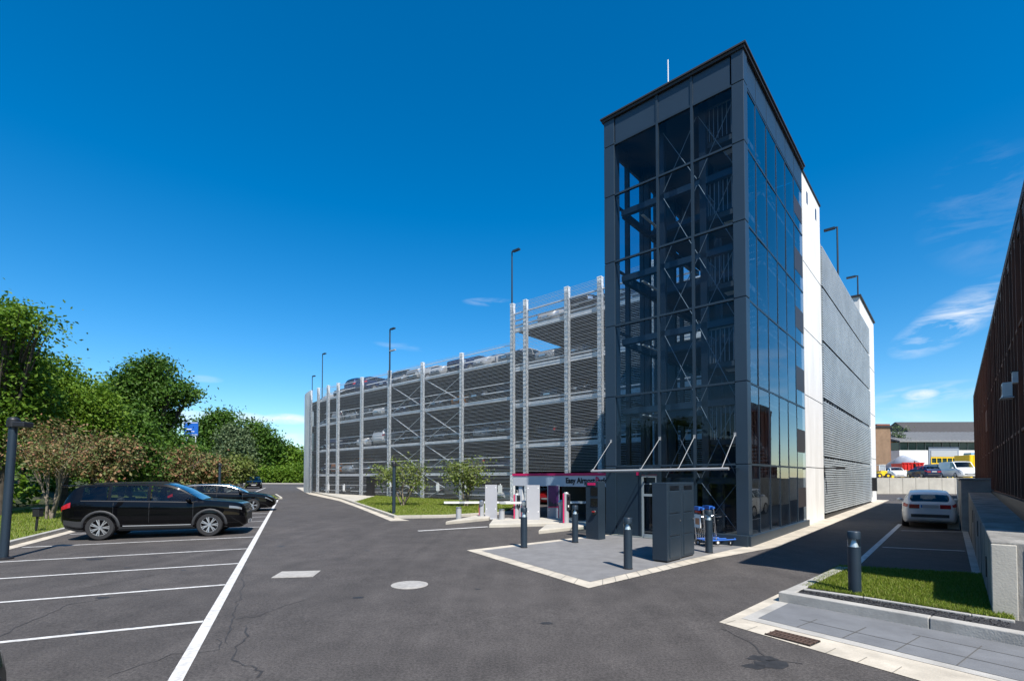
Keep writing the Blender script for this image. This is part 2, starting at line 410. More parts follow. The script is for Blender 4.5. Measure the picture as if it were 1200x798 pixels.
# raised lawn bed by the retaining wall
kerb([gp(912, 705), gp(1089, 738), gp(1215, 762)], .16, .15, concrete, 1)
kerb([gp(983, 671), gp(913, 704)], .16, .13, concrete, 1)
f0 = gp(913, 702)
def PH(h, *pts): return [gph(x, y, h) for x, y in pts]
gsheet('gravel_strip', PH(.105, (925, 692), (942, 687), (1011, 697), (1138, 718), (1200, 728), (1205, 743), (1089, 722.5), (925, 692.5)), gravel_mat, .105)
def rocks(name, poly, n, mat, z, r0, r1, seed):
    rn = random.Random(seed); mb = MB(); tri = []
    a = poly
    for _ in range(n):
        i = rn.randrange(1, len(a)-1); u, v = rn.random(), rn.random()
        if u+v > 1: u, v = 1-u, 1-v
        p = a[0]+(a[i]-a[0])*u+(a[i+1]-a[0])*v; r = rn.uniform(r0, r1)
        h = [(p.x+rn.uniform(-r, r), p.y+rn.uniform(-r, r), gz(p.y)+z+rn.uniform(0, r)) for _ in range(4)]
        mb.add(h, [(0, 1, 2), (0, 2, 3), (0, 3, 1), (1, 3, 2)])
    return stuff(mb.build(name, mat))
rocks('gravel', PH(.105, (928, 692), (944, 690), (1011, 700), (1138, 720.5), (1184, 729), (1184, 737), (1089, 721)), 3600, gravel_mat, .105, .01, .02, 4)
kerb(PH(.135, (941, 689.5), (1011, 699), (1138, 719.5), (1190, 727)), .05, .135, concrete, 1, 'edging')
def blades(name, poly, n, h, seed, z, w=.006, base=True, mat=None):
    rn = random.Random(seed); mb = MB()
    tr = [(poly[0], poly[i], poly[i+1]) for i in range(1, len(poly)-1)]
    ar = [((b-a).cross(c-a)).length for a, b, c in tr]
    if base:
        mb.mi = 0; mb.sheet([(p.x, p.y) for p in poly], gzp(z))
    mb.mi = 1
    for _ in range(n):
        a, b, c = rn.choices(tr, ar)[0]; u, v = rn.random(), rn.random()
        if u+v > 1: u, v = 1-u, 1-v
        p = a+(b-a)*u+(c-a)*v; zz = gz(p.y)+z; t = rn.uniform(0, 6.28); hh = h*rn.uniform(.5, 1.2); l = hh*rn.uniform(.1, .9); t2 = rn.uniform(0, 6.28)
        mb.add([(p.x+w*math.cos(t), p.y+w*math.sin(t), zz), (p.x-w*math.cos(t), p.y-w*math.sin(t), zz), (p.x+l*math.cos(t2), p.y+l*math.sin(t2), zz+hh)], [(0, 1, 2)])
    o = mb.build(name, [grass_base, mat or grass_leaf]); return stuff(o)
blades('grass', PH(.10, (940, 688), (984, 663), (1152, 673), (1190, 727), (1138, 718.5), (1011, 698)), 34000, .05, 11, .10, .006)
# paved strip along the wall foot
gsheet('kerb_stone', P((1127, 620), (1140, 676), (1152, 677), (1131, 613)), concrete, .02)

# island in front of the garage
isl_edge = P((355, 571.5), (367, 577.5), (400, 585), (425, 594), (462, 607.5), (524, 606.5), (600, 602))
gsheet('kerb_stone', P((347, 571), (362, 579), (398, 587), (420, 595), (458, 610.5), (480, 610), (462, 606), (400, 584), (357, 571)), stone_light, .006)
kerb(isl_edge, .16, .12, concrete_pale, 1)
ig = [Vector(p) for p in isl_edge]
lawn = P((415, 590), (462, 606.3), (524, 605.5), (590, 602))+[W(8.9, 15.5), W(8.9, 30.5)]
blades('grass', lawn, 30000, .07, 12, .09, .012)
gsheet('gravel_strip', P((357, 571.5), (368, 577), (398, 584), (418, 590.5))+[W(8.85, 30.2), W(8.85, 36), W(9.4, 40), W(11.5, 45)], concrete_pale, .08)

# kerbs and verge beside the parking bays
kerb([A(29.5, -5.75), A(8.2, -5.75)], .14, .12, concrete, -1)
gsheet('kerb_stone', [A(7.6, -5.45), A(7.6, -5.75), A(29.5, -5.75), A(29.5, -5.45)], stone_light, .006)
e = A(8.2, -5.95)
kerb([A(7.7, -5.5), A(7.7, -9.5)], .55, .14, concrete, 1)
vg = [A(8.2, -5.9), A(34, -5.9), A(34, -9), A(60, -12), A(60, -22), A(8.2, -22)]
vg = [Vector((p.x, p.y, 0)) for p in vg]
blades('grass', [A(8.25, -5.9), A(29.4, -5.9), A(29.4, -11), A(8.25, -11)], 26000, .08, 13, .10, .012)
gsheet('lawn_ground', [A(8.25, -10.9), A(29.4, -10.9), A(29.4, -24), A(8.25, -40)], grass_base, .09)
gsheet('lawn_ground', [A(29.4, -6.2), A(95, -19), A(95, -60), A(29.4, -60)], grass_base, .09)
# grass peninsula at the end of the bays
pen = P((196, 585), (230, 578.5), (320, 582), (327, 585.5), (300, 588))
blades('grass', [Vector((p.x, p.y, 0)) for p in pen], 7000, .08, 14, .10, .02)
kerb(P((322, 580.5), (328, 584.5)), .16, .13, concrete_pale, 1); kerb(P((328, 585), (285, 588.3)), .16, .13, concrete_pale, -1)
# far kerb under the hedge
kerb(P((285, 566.8), (356, 567.0)), .3, .16, concrete_pale, 1)

# bank
def bank_h(x, y):
    p = Vector((x, y, 0))-A0; s = p.dot(SD); t = p.dot(AD)
    k = max(0, min(1, (-s-12)/16)); k = k*k*(3-2*k)
    f = max(0, min(1, (75-t)/40))
    return gz(y)+.085+ (6.2*f+.2)*k*(.9+.1*math.sin(t*.4))
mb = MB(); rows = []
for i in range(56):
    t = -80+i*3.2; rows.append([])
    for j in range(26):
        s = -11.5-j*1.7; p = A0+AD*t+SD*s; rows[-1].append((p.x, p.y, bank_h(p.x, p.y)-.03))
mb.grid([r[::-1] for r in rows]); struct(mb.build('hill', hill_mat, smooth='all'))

# upper yard behind the end wall
YW = 45.6
mb = MB(); mb.grid([[(x, y, 1.84) for x in (28, 60, 130)] for y in (YW+.28, 90, 220)]); struct(mb.build('yard', concrete_pale))
tie_steel = M('tie_steel', (.30, .31, .315), .5, metal=.1)
# ------------------------------------------------------------------ glass stair tower (u along the side street, v along the front)
TZ = .1
tw = thing('stair_tower', 'tall anthracite steel and glass stair tower with flat dark roof edge', 'stair tower', (C0.x, C0.y, 0), ROT)
TR = [(2.26, 'a'), (4.43, ''), (6.65, ''), (8.68, ''), (10.80, ''), (12.42, '')]; TZS = [.42]+[t[0] for t in TR]
TOPZ = 13.36; UL = 6.85; VL = 4.15
FM = [.27, 1.34, 2.38, 3.80]; SM = [.27, 1.12, 2.2, 3.3, 4.42, 5.6, 6.85]; LM = [.3, 1.25, 2.3, 3.4, 4.5, 5.7]
# corner columns: clad in storey-high panels with open joints
def column(name, u0, u1, v0, v1):
    mb = MB()
    zs = [TZ]+[t[0] for t in TR]+[TOPZ-.05]
    for a, b in zip(zs[:-1], zs[1:]): mb.box(u0, u1, v0, v1, a+.012, b-.012)
    mb.box(u0+.02, u1-.02, v0+.02, v1-.02, TZ, TOPZ-.06)
    return mb.build(name, anth_panel, tw, bevel=.008)
column('corner_column', -.06, .25, -.06, .25); column('corner_column', -.06, .28, VL-.34, VL+.02); column('corner_column', UL-.1, UL+.05, VL-.2, VL)
# header panels
mb = MB(); zs0, zs1 = TR[-1][0]+.04, TOPZ-.12
for a, b in zip(FM[:-1], FM[1:]): mb.box(-.03, .05, a+.02, b-.02, zs0, zs1)
for a, b in zip(SM[:-1], SM[1:]): mb.box(a+.02, b-.02, -.03, .05, zs0, zs1)
mb.box(.3, UL, VL-.05, VL, zs0, zs1)
mb.build('header_panel', anth_panel, tw)
mb = MB(); mb.box(-.10, UL+.05, -.10, VL+.08, TOPZ-.10, TOPZ-.02); mb.box(-.14, UL+.08, -.14, VL+.12, TOPZ-.017, TOPZ+.03); mb.build('roof_edge', roof_dark, tw)
mb = MB(); mb.box(.05, UL, .05, VL-.05, TOPZ-.45, TOPZ-.13); mb.build('roof', anthracite_dk, tw)
# plinth
mb = MB(); mb.box(-.20, .0, -.06, 1.15, .05, .42); mb.box(-.10, UL, -.12, .0, .05, .40); mb.build('plinth', anthracite, tw, bevel=.01)
# mullions and transoms
for v in FM[1:-1]:
    mb = MB(); mb.box(-.055, .035, v-.035, v+.035, .3 if v < 2 else TZ, TR[-1][0]+.9); mb.build('mullion', anthracite, tw)
for u in SM[1:-1]:
    mb = MB(); mb.box(u-.022, u+.022, -.022, .035, .40, TR[-1][0]+.9); mb.build('mullion', anthracite, tw)
for u in LM[1:]:
    mb = MB(); mb.box(u-.05, u+.05, VL-.16, VL-.01, TZ, TR[-1][0]+.9); mb.build('mullion', anthracite_dk, tw)
for z, _ in TR:
    mb = MB(); mb.box(-.05, .03, .251, 3.80, z-.028, z+.028); mb.box(.251, UL, -.024, .03, z-.028, z+.028); mb.box(.3, UL, VL-.1, VL-.02, z-.03, z+.03); mb.build('transom', anthracite, tw)
# glass
zz = [.42]+[t[0] for t in TR]
for bi, (a, b) in enumerate(zip(FM[:-1], FM[1:])):
    for zi, (c, d) in enumerate(zip(zz[:-1], zz[1:])):
        if bi == 2 and zi == 0: continue
        mb = MB(); e = .002*((bi*3+zi*5) % 7-3)
        mb.add([(-.012+e, a, c), (-.012, b, c), (-.012-e*.6, b, d), (-.012, a, d)], [(0, 3, 2, 1)]); mb.build('window_pane', tower_glass, tw)
for bi, (a, b) in enumerate(zip(SM[:-1], SM[1:])):
    last = bi == 5
    for zi, (c, d) in enumerate(zip(zz[:-1], zz[1:])):
        e = .003*((bi*5+zi*3) % 7-3)
        if last:
            mb = MB(); mb.box(a+.03, b-.02, -.018, .02, c+.25*(d-c), c+.62*(d-c)); mb.build('louvre_panel', M('brown_louvre', (.03, .024, .024), .5) if 'brown_louvre' not in bpy.data.materials else bpy.data.materials['brown_louvre'], tw)
        mb = MB(); mb.add([(a, -.012, c), (b, -.012+e, c), (b, -.012, d), (a, -.012-e, d)], [(0, 1, 2, 3)]); mb.build('window_pane', side_glass, tw)
for bi, (a, b) in enumerate(zip(LM[:-1], LM[1:])):
    mb = MB(); mb.add([(a, VL-.06, .4), (b, VL-.06, .4), (b, VL-.06, TR[-1][0]), (a, VL-.06, TR[-1][0])], [(0, 3, 2, 1)]); mb.build('window_pane', pale_glass, tw)
# interior: back wall, lift shaft, beams, bracing, floors, stairs
mb = MB(); mb.box(UL-.06, UL, .06, 3.0, .1, TOPZ-.5); mb.build('back_wall', anthracite_dk, tw)
mb = MB(); mb.box(4.2, UL-.07, .9, 2.5, .1, TOPZ-.5); mb.build('lift_shaft', M('shaft_cladding', (.018, .023, .03), .5, var=.1), tw)
for u, v in ((.45, 2.45), (.45, 1.2), (2.3, 3.85), (2.3, 1.45), (4.3, 3.8)):
    mb = MB(); mb.box(u-.09, u+.09, v-.09, v+.09, .1, TOPZ-.45); mb.build('steel_post', anthracite_dk, tw)
for i, z in enumerate([2.26, 4.43, 6.65, 8.68, 10.8]):
    mb = MB(); zb = z-.42
    mb.box(.36, .52, .28, 3.8, zb-.1, zb+.08); mb.box(.52, 6.7, 3.72, 3.86, zb-.1, zb+.08); mb.box(2.22, 2.38, .3, 3.7, zb-.1, zb+.08); mb.build('floor_beam', anthracite, tw)
    mb = MB(); mb.box(2.4, 6.7, .14, 3.7, zb+.085, zb+.21); mb.build('landing', soffit, tw)
    mb = MB(); mb.box(.55, 1.75, .16, 1.3, zb+1.0, zb+1.14); mb.build('landing', M('landing_soffit', (.07, .07, .072), .8) if i == 0 else bpy.data.materials['landing_soffit'], tw)
    # flights
    mb = MB()
    for k in range(9):
        mb.box(1.75+k*.26, 1.75+k*.26+.27, .16, .72, zb+1.05-k*.105, zb+1.1-k*.105)
        mb.box(1.75+k*.26, 1.75+k*.26+.27, .76, 1.3, zb+1.1+k*.105, zb+1.15+k*.105)
    mb.build('stair_flight', soffit, tw)
    mb = MB()
    zr = zb+1.14
    for zz_ in (zr+.95,): mb.bar((.5, .2, zz_), (.5, 1.32, zz_), .04); mb.bar((.55, 1.34, zz_), (1.75, 1.34, zz_), .04)
    for k in range(10): mb.bar((.5, .2+k*.12, zr), (.5, .2+k*.12, zr+.95), .018)
    for k in range(8): mb.bar((.6+k*.15, 1.34, zr), (.6+k*.15, 1.34, zr+.95), .018)
    mb.bar((1.75, .74, zr+.95), (4.1, .74, zr+.0), .035); mb.bar((1.75, .74, zr+.95), (4.1, .74, zr+1.9), .035)
    for k in range(12): mb.bar((1.8+k*.19, .74, zr-.06-k*.075), (1.8+k*.19, .74, zr+.95-k*.075), .016)
    mb.build('stair_railing', brace_steel, tw)
    if i > 0:
        mb = MB()
        mb.bar((.31, 3.72, z-.3), (.31, 2.5, z+1.75), .0) if False else None
        lo = [2.26, 4.43, 6.65, 8.68, 10.8][i-1]
    z1 = z-.5; z0 = ([.2, 2.26, 4.43, 6.65, 8.68][i])-.35 if i else .45
    mb = MB(); mb.tube((.34, 1.30, z1), (.34, .34, z0), .011, n=6); mb.tube((.34, .34, z1), (.34, 1.30, z0), .011, n=6); mb.build('cross_brace', brace_steel, tw)
    if i:
        mb = MB(); mb.tube((.34, 2.36, z1), (.34, 1.36, z0), .011, n=6); mb.tube((.34, 1.36, z1), (.34, 2.36, z0), .011, n=6); mb.build('cross_brace', brace_steel, tw)
    mb = MB(); mb.box(.7, 2.0, 3.2, 3.28, zb-.14, zb-.105); mb.build('strip_light', white_plastic, tw)
    mb = MB(); mb.box(.9, 1.15, .5, .8, zb+.96, zb+.997); mb.build('ceiling_lamp', white_plastic, tw)
z1, z0 = 12.3, 10.5
mb = MB(); mb.tube((.34, 1.30, z1), (.34, .34, z0), .011, n=6); mb.tube((.34, .34, z1), (.34, 1.30, z0), .011, n=6); mb.tube((.34, 2.36, z1), (.34, 1.36, z0), .011, n=6); mb.tube((.34, 1.36, z1), (.34, 2.36, z0), .011, n=6); mb.build('cross_brace', brace_steel, tw)
mb = MB(); mb.box(.05, 6.8, .05, 4.0, .06, .13); mb.build('floor', deck_mat, tw)
# ground floor of the entrance bay: solid panels, door
mb = MB(); mb.box(-.02, .05, 3.02, 3.81, .12, 2.23); mb.build('wall_panel', anth_panel, tw, bevel=.006)
mb = MB(); mb.box(-.05, .03, 2.415, 3.02, 2.0, 2.23); mb.box(-.05, .03, 2.96, 3.02, .12, 2.0); mb.box(-.05, .03, 2.415, 2.46, .12, 2.0); mb.build('door_frame', anthracite, tw)
dr = MB(); dr.box(-.03, .01, 2.46, 2.52, .13, 1.99); dr.box(-.03, .01, 2.90, 2.96, .13, 1.99); dr.box(-.03, .01, 2.52, 2.90, .13, .24); dr.box(-.03, .01, 2.52, 2.90, 1.92, 1.99); dr.box(-.03, .01, 2.52, 2.90, 1.36, 1.43)
dro = dr.build('door', silver_paint, tw)
mb = MB(); mb.add([(-.01, 2.52, .24), (-.01, 2.90, .24), (-.01, 2.90, 1.92), (-.01, 2.52, 1.92)], [(0, 3, 2, 1)]); mb.build('door_pane', tower_glass, dro)
mb = MB(); mb.tube((-.08, 2.56, .8), (-.08, 2.56, 1.35), .014); mb.bar((-.08, 2.56, .85), (-.03, 2.56, .85), .018); mb.bar((-.08, 2.56, 1.3), (-.03, 2.56, 1.3), .018); mb.build('handle', stainless, dro)
# canopy hung from rods
mb = MB(); mb.tube((-1.0, 4.1, 2.10), (-1.0, .12, 2.13), .036, n=12); mb.build('canopy_tube', tie_steel, tw, smooth=True)
mb = MB(); mb.box(-.98, -.06, .15, 4.1, 2.145, 2.160); mb.build('canopy_glass', clear_glass, tw)
for v, vt in ((4.05, 3.97), (2.50, 2.36), (1.42, 1.34), (.30, .26)):
    mb = MB(); mb.tube((-1.0, v, 2.12), (-.05, vt, 3.05), .010, n=8); mb.ball((-1.0, v, 2.14), .03, 8); mb.box(-.07, -.04, vt-.03, vt+.03, 3.0, 3.1); mb.build('tie_rod', tie_steel, tw)
mb = MB(); mb.bar((-1.0, 1.05, 2.10), (-.05, 1.05, 2.20), .04); mb.bar((-1.0, 2.6, 2.10), (-.05, 2.6, 2.2), .04); mb.bar((-1.0, 3.9, 2.1), (-.05, 3.9, 2.2), .04); mb.build('canopy_bracket', anthracite, tw)
for v, L in ((3.05, .28), (2.62, .34)):
    mb = MB(); mb.box(-.03, -.018, v-.2, v-.2+L, 1.98, 2.08); mb.build('notice_strip', magenta, tw)
mb = MB(); mb.tube((.5, 2.26, TOPZ), (.5, 2.26, TOPZ+1.25), .017, n=6); mb.box(.42, .58, 2.18, 2.34, TOPZ+.03, TOPZ+.08); mb.build('lightning_rod', white_plastic, tw)

# ------------------------------------------------------------------ multi-storey car park
GU, GV0 = 9.2, 16.25
gar = thing('parking_garage', 'multi storey car park of galvanised columns and wire mesh behind the glass tower', 'car park', (C0.x, C0.y, 0), ROT)
LOW = [2.25, 4.50, 6.93, 9.27]; TALL = [1.55, 3.98, 6.48, 8.72, 11.15]; HT, HL = 12.58, 10.30
CA = (GU+12., 40.1)                     # centre of the rounded end
def curve(k, off=0.):                  # k in degrees
    a = R(k); return (CA[0]-(12+off)*math.cos(a), CA[1]+(12+off)*math.sin(a))
cur = [curve(k) for k in range(0, 91, 6)]
low_plan = [(GU, 16.3)]+[(GU+.05, 40.1)]+cur[1:]+[(27.5, 52.), (27.5, 16.3)]
tall_plan = [(GU, 16.2), (GU, 4.4), (10.35, 4.4), (10.35, .12), (26, .12), (27.5, 16.2)]
def inset(poly, d):
    cx = sum(p[0] for p in poly)/len(poly); cy = sum(p[1] for p in poly)/len(poly)
    return [(p[0]+(d if p[0] < cx else -d), p[1]) for p in poly]
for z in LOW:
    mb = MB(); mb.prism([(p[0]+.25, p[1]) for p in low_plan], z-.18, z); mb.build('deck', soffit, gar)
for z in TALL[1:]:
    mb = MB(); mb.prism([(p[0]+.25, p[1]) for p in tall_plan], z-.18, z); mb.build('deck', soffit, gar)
mb = MB(); mb.prism([(p[0]+.25, p[1]) for p in low_plan], .1, .3); mb.build('ground_slab', deck_mat, gar)
mb = MB(); mb.prism([(p[0]+.25, p[1]) for p in tall_plan], .1, .22); mb.build('ground_slab', deck_mat, gar)
# edge beams
def edge_beam(pts, z, h=.22, mat=galv_beam):
    mb = MB()
    for a, b in zip(pts[:-1], pts[1:]): mb.bar((a[0], a[1], z), (b[0], b[1], z), .1, h)
    return mb.build('edge_beam', mat, gar)
for z in LOW:
    edge_beam([(GU+.12, 16.3), (GU+.12, 40.1)], z-.08, .2); edge_beam([(p[0]+.3, p[1]-.2) for p in cur], z-.08, .2)
for z in TALL[1:]:
    edge_beam([(GU+.12, 4.5), (GU+.12, 16.2)], z-.14, .26); edge_beam([(GU+.14, 4.5), (GU+.14, 16.2)], z+.14, .07)
for z in (TALL[1], TALL[2], TALL[3], TALL[4]):
    edge_beam([(10.4, .06), (26, .06)], z-.1, .2)
edge_beam([(GU+.02, 4.5), (GU+.02, 16.2)], 12.0, .05); edge_beam([(GU+.14, 4.5), (GU+.14, 16.2)], 11.62, .05)
# dark inside: walls added to block light and sight through the decks
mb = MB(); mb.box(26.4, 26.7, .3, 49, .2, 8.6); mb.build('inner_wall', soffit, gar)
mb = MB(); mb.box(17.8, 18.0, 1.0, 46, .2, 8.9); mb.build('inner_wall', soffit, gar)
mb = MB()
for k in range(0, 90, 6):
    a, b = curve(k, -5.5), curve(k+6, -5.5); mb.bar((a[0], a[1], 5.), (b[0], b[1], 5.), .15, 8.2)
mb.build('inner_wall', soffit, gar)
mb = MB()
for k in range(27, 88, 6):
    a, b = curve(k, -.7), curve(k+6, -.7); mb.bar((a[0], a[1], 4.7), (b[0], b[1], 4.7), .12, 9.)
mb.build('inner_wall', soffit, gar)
# columns
def gcol(u, v, z1, w=.24):
    mb = MB(); s = w/2
    mb.box(u-s, u-s+.035, v-s, v+s, .1, z1); mb.box(u+s-.035, u+s, v-s, v+s, .1, z1); mb.box(u-s, u+s, v-s, v-s+.035, .1, z1) ; mb.box(u-s+.04, u+s-.04, v-.02, v+.02, .1, z1)
    n = int(z1/.3)
    for k in range(n): mb.box(u-s-.006, u-s+.01, v-s+.03, v+s-.03, .2+k*.3, .2+k*.3+.17)
    mb.box(u-s-.01, u+s+.01, v-s-.01, v+s+.01, z1, z1+.06)
    return mb.build('column', galv, gar)
for v in (16.2, 15.15): gcol(GU-.05, v, HT, .23)
for v in (12.1, 9.95, 7.0): gcol(GU-.05, v, HT, .25)
for v in (20.8, 25.0, 29.15, 33.1, 36.95, 38.7): gcol(GU-.05, v, HL, .22)
for k in (2, 11): c = curve(k, .06); gcol(c[0], c[1], HL, .2)
for k in (20, 30, 46, 60): c = curve(k, .0); gcol(c[0]+.2, c[1], HL-.2, .16)
# diagonal braces
for (v0, v1) in ((20.8, 25.0), (25.0, 29.15)):
    for a, b in zip([.3]+LOW[:3], LOW):
        mb = MB(); mb.tube((GU+.2, v0, a+.1), (GU+.2, v1, b-.15), .035, n=6); mb.build('brace', galv_beam, gar)
        mb = MB(); mb.tube((GU+.27, v1, a+.1), (GU+.27, v0, b-.15), .02, n=6); mb.build('brace', galv_beam, gar)
# guard rails behind the mesh
for z in [.3]+LOW:
    mb = MB()
    for h in (.45, .95): mb.box(GU+.3, GU+.33, 16.4, 40, z+h, z+h+.05)
    mb.build('guard_rail', galv_beam, gar)
# wire mesh
def wires(name, pts, z0, z1, step, th, mat, vstep=None):
    mb = MB(); n = int((z1-z0)/step)
    for k in range(n+1):
        z = z0+k*step
        for a, b in zip(pts[:-1], pts[1:]): mb.bar((a[0], a[1], z), (b[0], b[1], z), th*.7, th)
    if not vstep:
        for k in range(0, n, 3):
            for a, b in zip(pts[:-1], pts[1:]): mb.bar((a[0]-.012, a[1], z0+k*step), (b[0]-.012, b[1], z0+k*step), .010, .018)
    if vstep:
        for a, b in zip(pts[:-1], pts[1:]):
            L = math.dist(a, b); m = max(1, int(L/vstep))
            for j in range(m): mb.bar((a[0]+(b[0]-a[0])*j/m, a[1]+(b[1]-a[1])*j/m, z0), (a[0]+(b[0]-a[0])*j/m, a[1]+(b[1]-a[1])*j/m, z1), th*.8)
    return mb.build(name, mat, gar)
GW = GU-.22
for a, b in zip((16.2, 20.8, 25., 29.15, 33.1), (20.8, 25., 29.15, 33.1, 36.95)): wires('mesh_screen', [(GW, a), (GW, b)], .35, HL-.02, .085, .0125, wire_mat)
wires('mesh_screen', [(GW, 36.95), (GW, 40.1)]+[curve(k, .22) for k in (4, 8, 11)], .35, HL-.02, .085, .0125, wire_mat)
cs = [curve(k, .22) for k in [11, 14]+list(range(18, 91, 4))]
wires('mesh_screen', cs, .35, HL-.02, .16, .026, slat_mat, .085)
for a, b in zip((4.5, 7.0, 9.95, 12.1, 15.15), (7.0, 9.95, 12.1, 15.15, 16.2)): wires('mesh_screen', [(GW, a), (GW, b)], 2.3, HT-.02, .085, .0125, wire_mat)
# flank towards the side street
mb = MB(); mb.box(UL+.06, 10.15, -.02, .30, .1, 13.22)
ww = mb.build('end_wall', concrete_white, gar)
mb = MB(); mb.box(UL+.02, 10.19, -.06, .34, 13.225, 13.29); mb.build('coping', roof_dark, ww)
mb = MB()
for z in (2.3, 4.95, 7.4, 9.9): mb.box(UL+.06, 10.15, -.023, -.019, z-.012, z+.012)
mb.build('panel_joint', black_trim, ww)
for u in (7.75, 9.35):
    mb = MB(); mb.box(u-.11, u+.11, -.026, -.0, 12.35, 12.8); mb.build('slit_window', screen_mat, ww)
mb = MB(); mb.box(22.3, 29.3, .03, 3.2, .3, 12.8); w2 = mb.build('end_wall', concrete_white, gar)
mb = MB(); mb.box(22.2, 29.4, -.06, 3.3, 12.805, 12.9); mb.build('coping', roof_dark, w2)
mb = MB()
for z in (3.2, 6.2, 9.3): mb.box(25.95, 29.3, .026, .0305, z-.015, z+.015)
mb.build('panel_joint', black_trim, w2)
st = MB(); n = 0
for zb, zt in ((.45, 2.78), (2.82, 5.22), (5.26, 7.62), (7.66, 9.92), (9.96, 11.72)):
    mb = MB(); k = int((zt-zb)/.1)
    for j in range(k): mb.box(10.32, 25.9, -.06, -.02, zb+j*.1, zb+j*.1+.06)
    for u in [10.32+i*.62 for i in range(26)]: mb.box(u-.012, u+.012, -.018, .0, zb, zt)
    mb.build('mesh_screen', slat_mat, gar)
for u in (10.3, 13.4, 16.5, 19.6, 22.7, 25.85):
    mb = MB(); mb.box(u-.06, u+.06, .02, .14, .2, 11.75); mb.build('column', galv_beam, gar)
mb = MB(); mb.box(10.32, 25.9, .16, .20, .3, 11.6); mb.build('inner_wall', M('grey_backing', (.20, .215, .225), .8, var=.15, scale=.5), gar)
mb = MB(); mb.box(10.3, 26, -.03, .1, .12, .38); mb.build('plinth', black_trim, gar)
o = thing('wall_lamp', 'dark outdoor lamp on an arm at the edge of the white wall panel', 'wall lamp', W(10.22, -.0, 2.3), ROT)
mb = MB(); mb.bar((0, -.02, 0), (0, -.55, .02), .06); mb.build('arm', black_trim, o)
mb = MB(); mb.box(-.07, .07, -.03, .02, -.45, .12); mb.box(-.09, .09, -.75, -.45, -.05, .05); mb.build('lamp_head', black_trim, o)
o = thing('meter_box', 'small dark box fixed low on the far white wall', 'box', W(26.6, 0, 1.05), ROT)
mb = MB(); mb.box(-.2, .2, -.25, .2, 0, .85); mb.build('casing', black_trim, o)
mb = MB(); mb.box(-.22, .22, -.28, .22, .853, .89); mb.build('cap', anthracite, o)

# number boards on the facade
for i, (x, y) in enumerate([(385, 571), (403, 571.5), (432, 563), (434.5, 563), (457, 567), (484, 567), (513, 571), (546, 571.5), (586, 573)]):
    if i in (3,): continue
    # stands just before the mesh at its own bay
    d = ray(x, y); k = d[0]*US+d[1]*UC; s = ((GU-.32)+C0.x*US+C0.y*UC)/k; p = Vector((d[0]*s, d[1]*s, d[2]*s+H0))
    lab = ['beside the rounded end', 'second from the rounded end', 'above the dark ticket cabinet', '', 'behind the small multi stem tree', 'between the lamp post and the tree crown', 'on the braced bay past the lamp post', 'behind the tree next to the barriers', 'between the grey panel and the entrance'][i]
    o = thing('number_board', 'small white board on the car park mesh '+lab, 'sign', p, ROT, 'white boards along the ground floor mesh')
    h = .24
    mb = MB(); mb.box(-.012, 0, -.17, .17, -h, h); mb.build('board', white_plastic, o)
    mb = MB(); mb.box(.001, .05, -.02, .02, -h-.1, h+.1); mb.build('bracket', galv_beam, o)
d = gp(443, 587)
uv = gloc(437, 586)
o = thing('ticket_cabinet', 'slim dark cabinet standing before the mesh at the lawn end', 'cabinet', W(8.7, 31.0, gz(40)+.05), ROT)
mb = MB(); mb.box(-.15, .15, -.38, .38, 0, 1.55); mb.build('casing', black_trim, o, bevel=.01)
mb = MB(); mb.box(-.17, .17, -.4, .4, 1.555, 1.6); mb.build('cap', anthracite, o)

# roof lamps
def roof_lamp(label, p, ztop, arm=(0, -1), head2=False, r=.055):
    o = thing('roof_lamp', label, 'street lamp', p, ROT, 'lamp posts on the car park roof')
    h = ztop-p.z
    mb = MB(); mb.tube((0, 0, 0), (0, 0, h), r, r*.75, n=8); mb.build('pole', anthracite, o, smooth=True)
    mb = MB(); L = .62; mb.bar((0, 0, h-.02), (arm[0]*.15, arm[1]*.15, h-.02), .06); mb.box(min(arm[0]*.1, arm[0]*L)-.09*(arm[0] == 0), max(arm[0]*.1, arm[0]*L)+.09*(arm[0] == 0), min(arm[1]*.1, arm[1]*L)-.09*(arm[1] == 0), max(arm[1]*.1, arm[1]*L)+.09*(arm[1] == 0), h-.07, h+.03); mb.build('lamp_head', anthracite, o)
    if head2:
        mb = MB(); mb.box(-.08, .08, -.7, -.05, h-1.75, h-1.67); mb.build('lamp_head', silver_paint, o)
    return o
def on_u(x, y, u):
    d = ray(x, y); k = d[0]*US+d[1]*UC; s = (u+C0.x*US+C0.y*UC)/k; return Vector((d[0]*s, d[1]*s, d[2]*s+H0))
def on_v(x, y, v):
    d = ray(x, y); k = -d[0]*UC+d[1]*US; s = (v-C0.x*UC+C0.y*US)/k; return Vector((d[0]*s, d[1]*s, d[2]*s+H0))
q = on_u(600, 295, GU+.15); roof_lamp('tall lamp post at the stepped corner of the taller car park roof', Vector((q.x, q.y, 12.0)), q.z)
q = on_u(457, 386, GU-.3); roof_lamp('lamp post with a second pale lamp below its top rising along the mesh', Vector((q.x, q.y, HL-.6)), q.z, head2=True, r=.07)
q = at(378, 415, 50.); roof_lamp('lamp post rising above the rounded roof end, the taller looking of that pair', Vector((q.x, q.y, 9.2)), q.z)
q = at(366, 441, 56.); roof_lamp('outermost lamp post at the very end of the rounded roof', Vector((q.x, q.y, 9.2)), q.z)
q = on_v(981, 266, .5); roof_lamp('lamp post above the slatted flank beside the white wall', Vector((q.x, q.y, 11.1)), q.z, arm=(0, 1))
q = on_v(1005, 323, .5); roof_lamp('lamp post above the slatted flank near the far white block', Vector((q.x, q.y, 11.1)), q.z, arm=(0, 1))
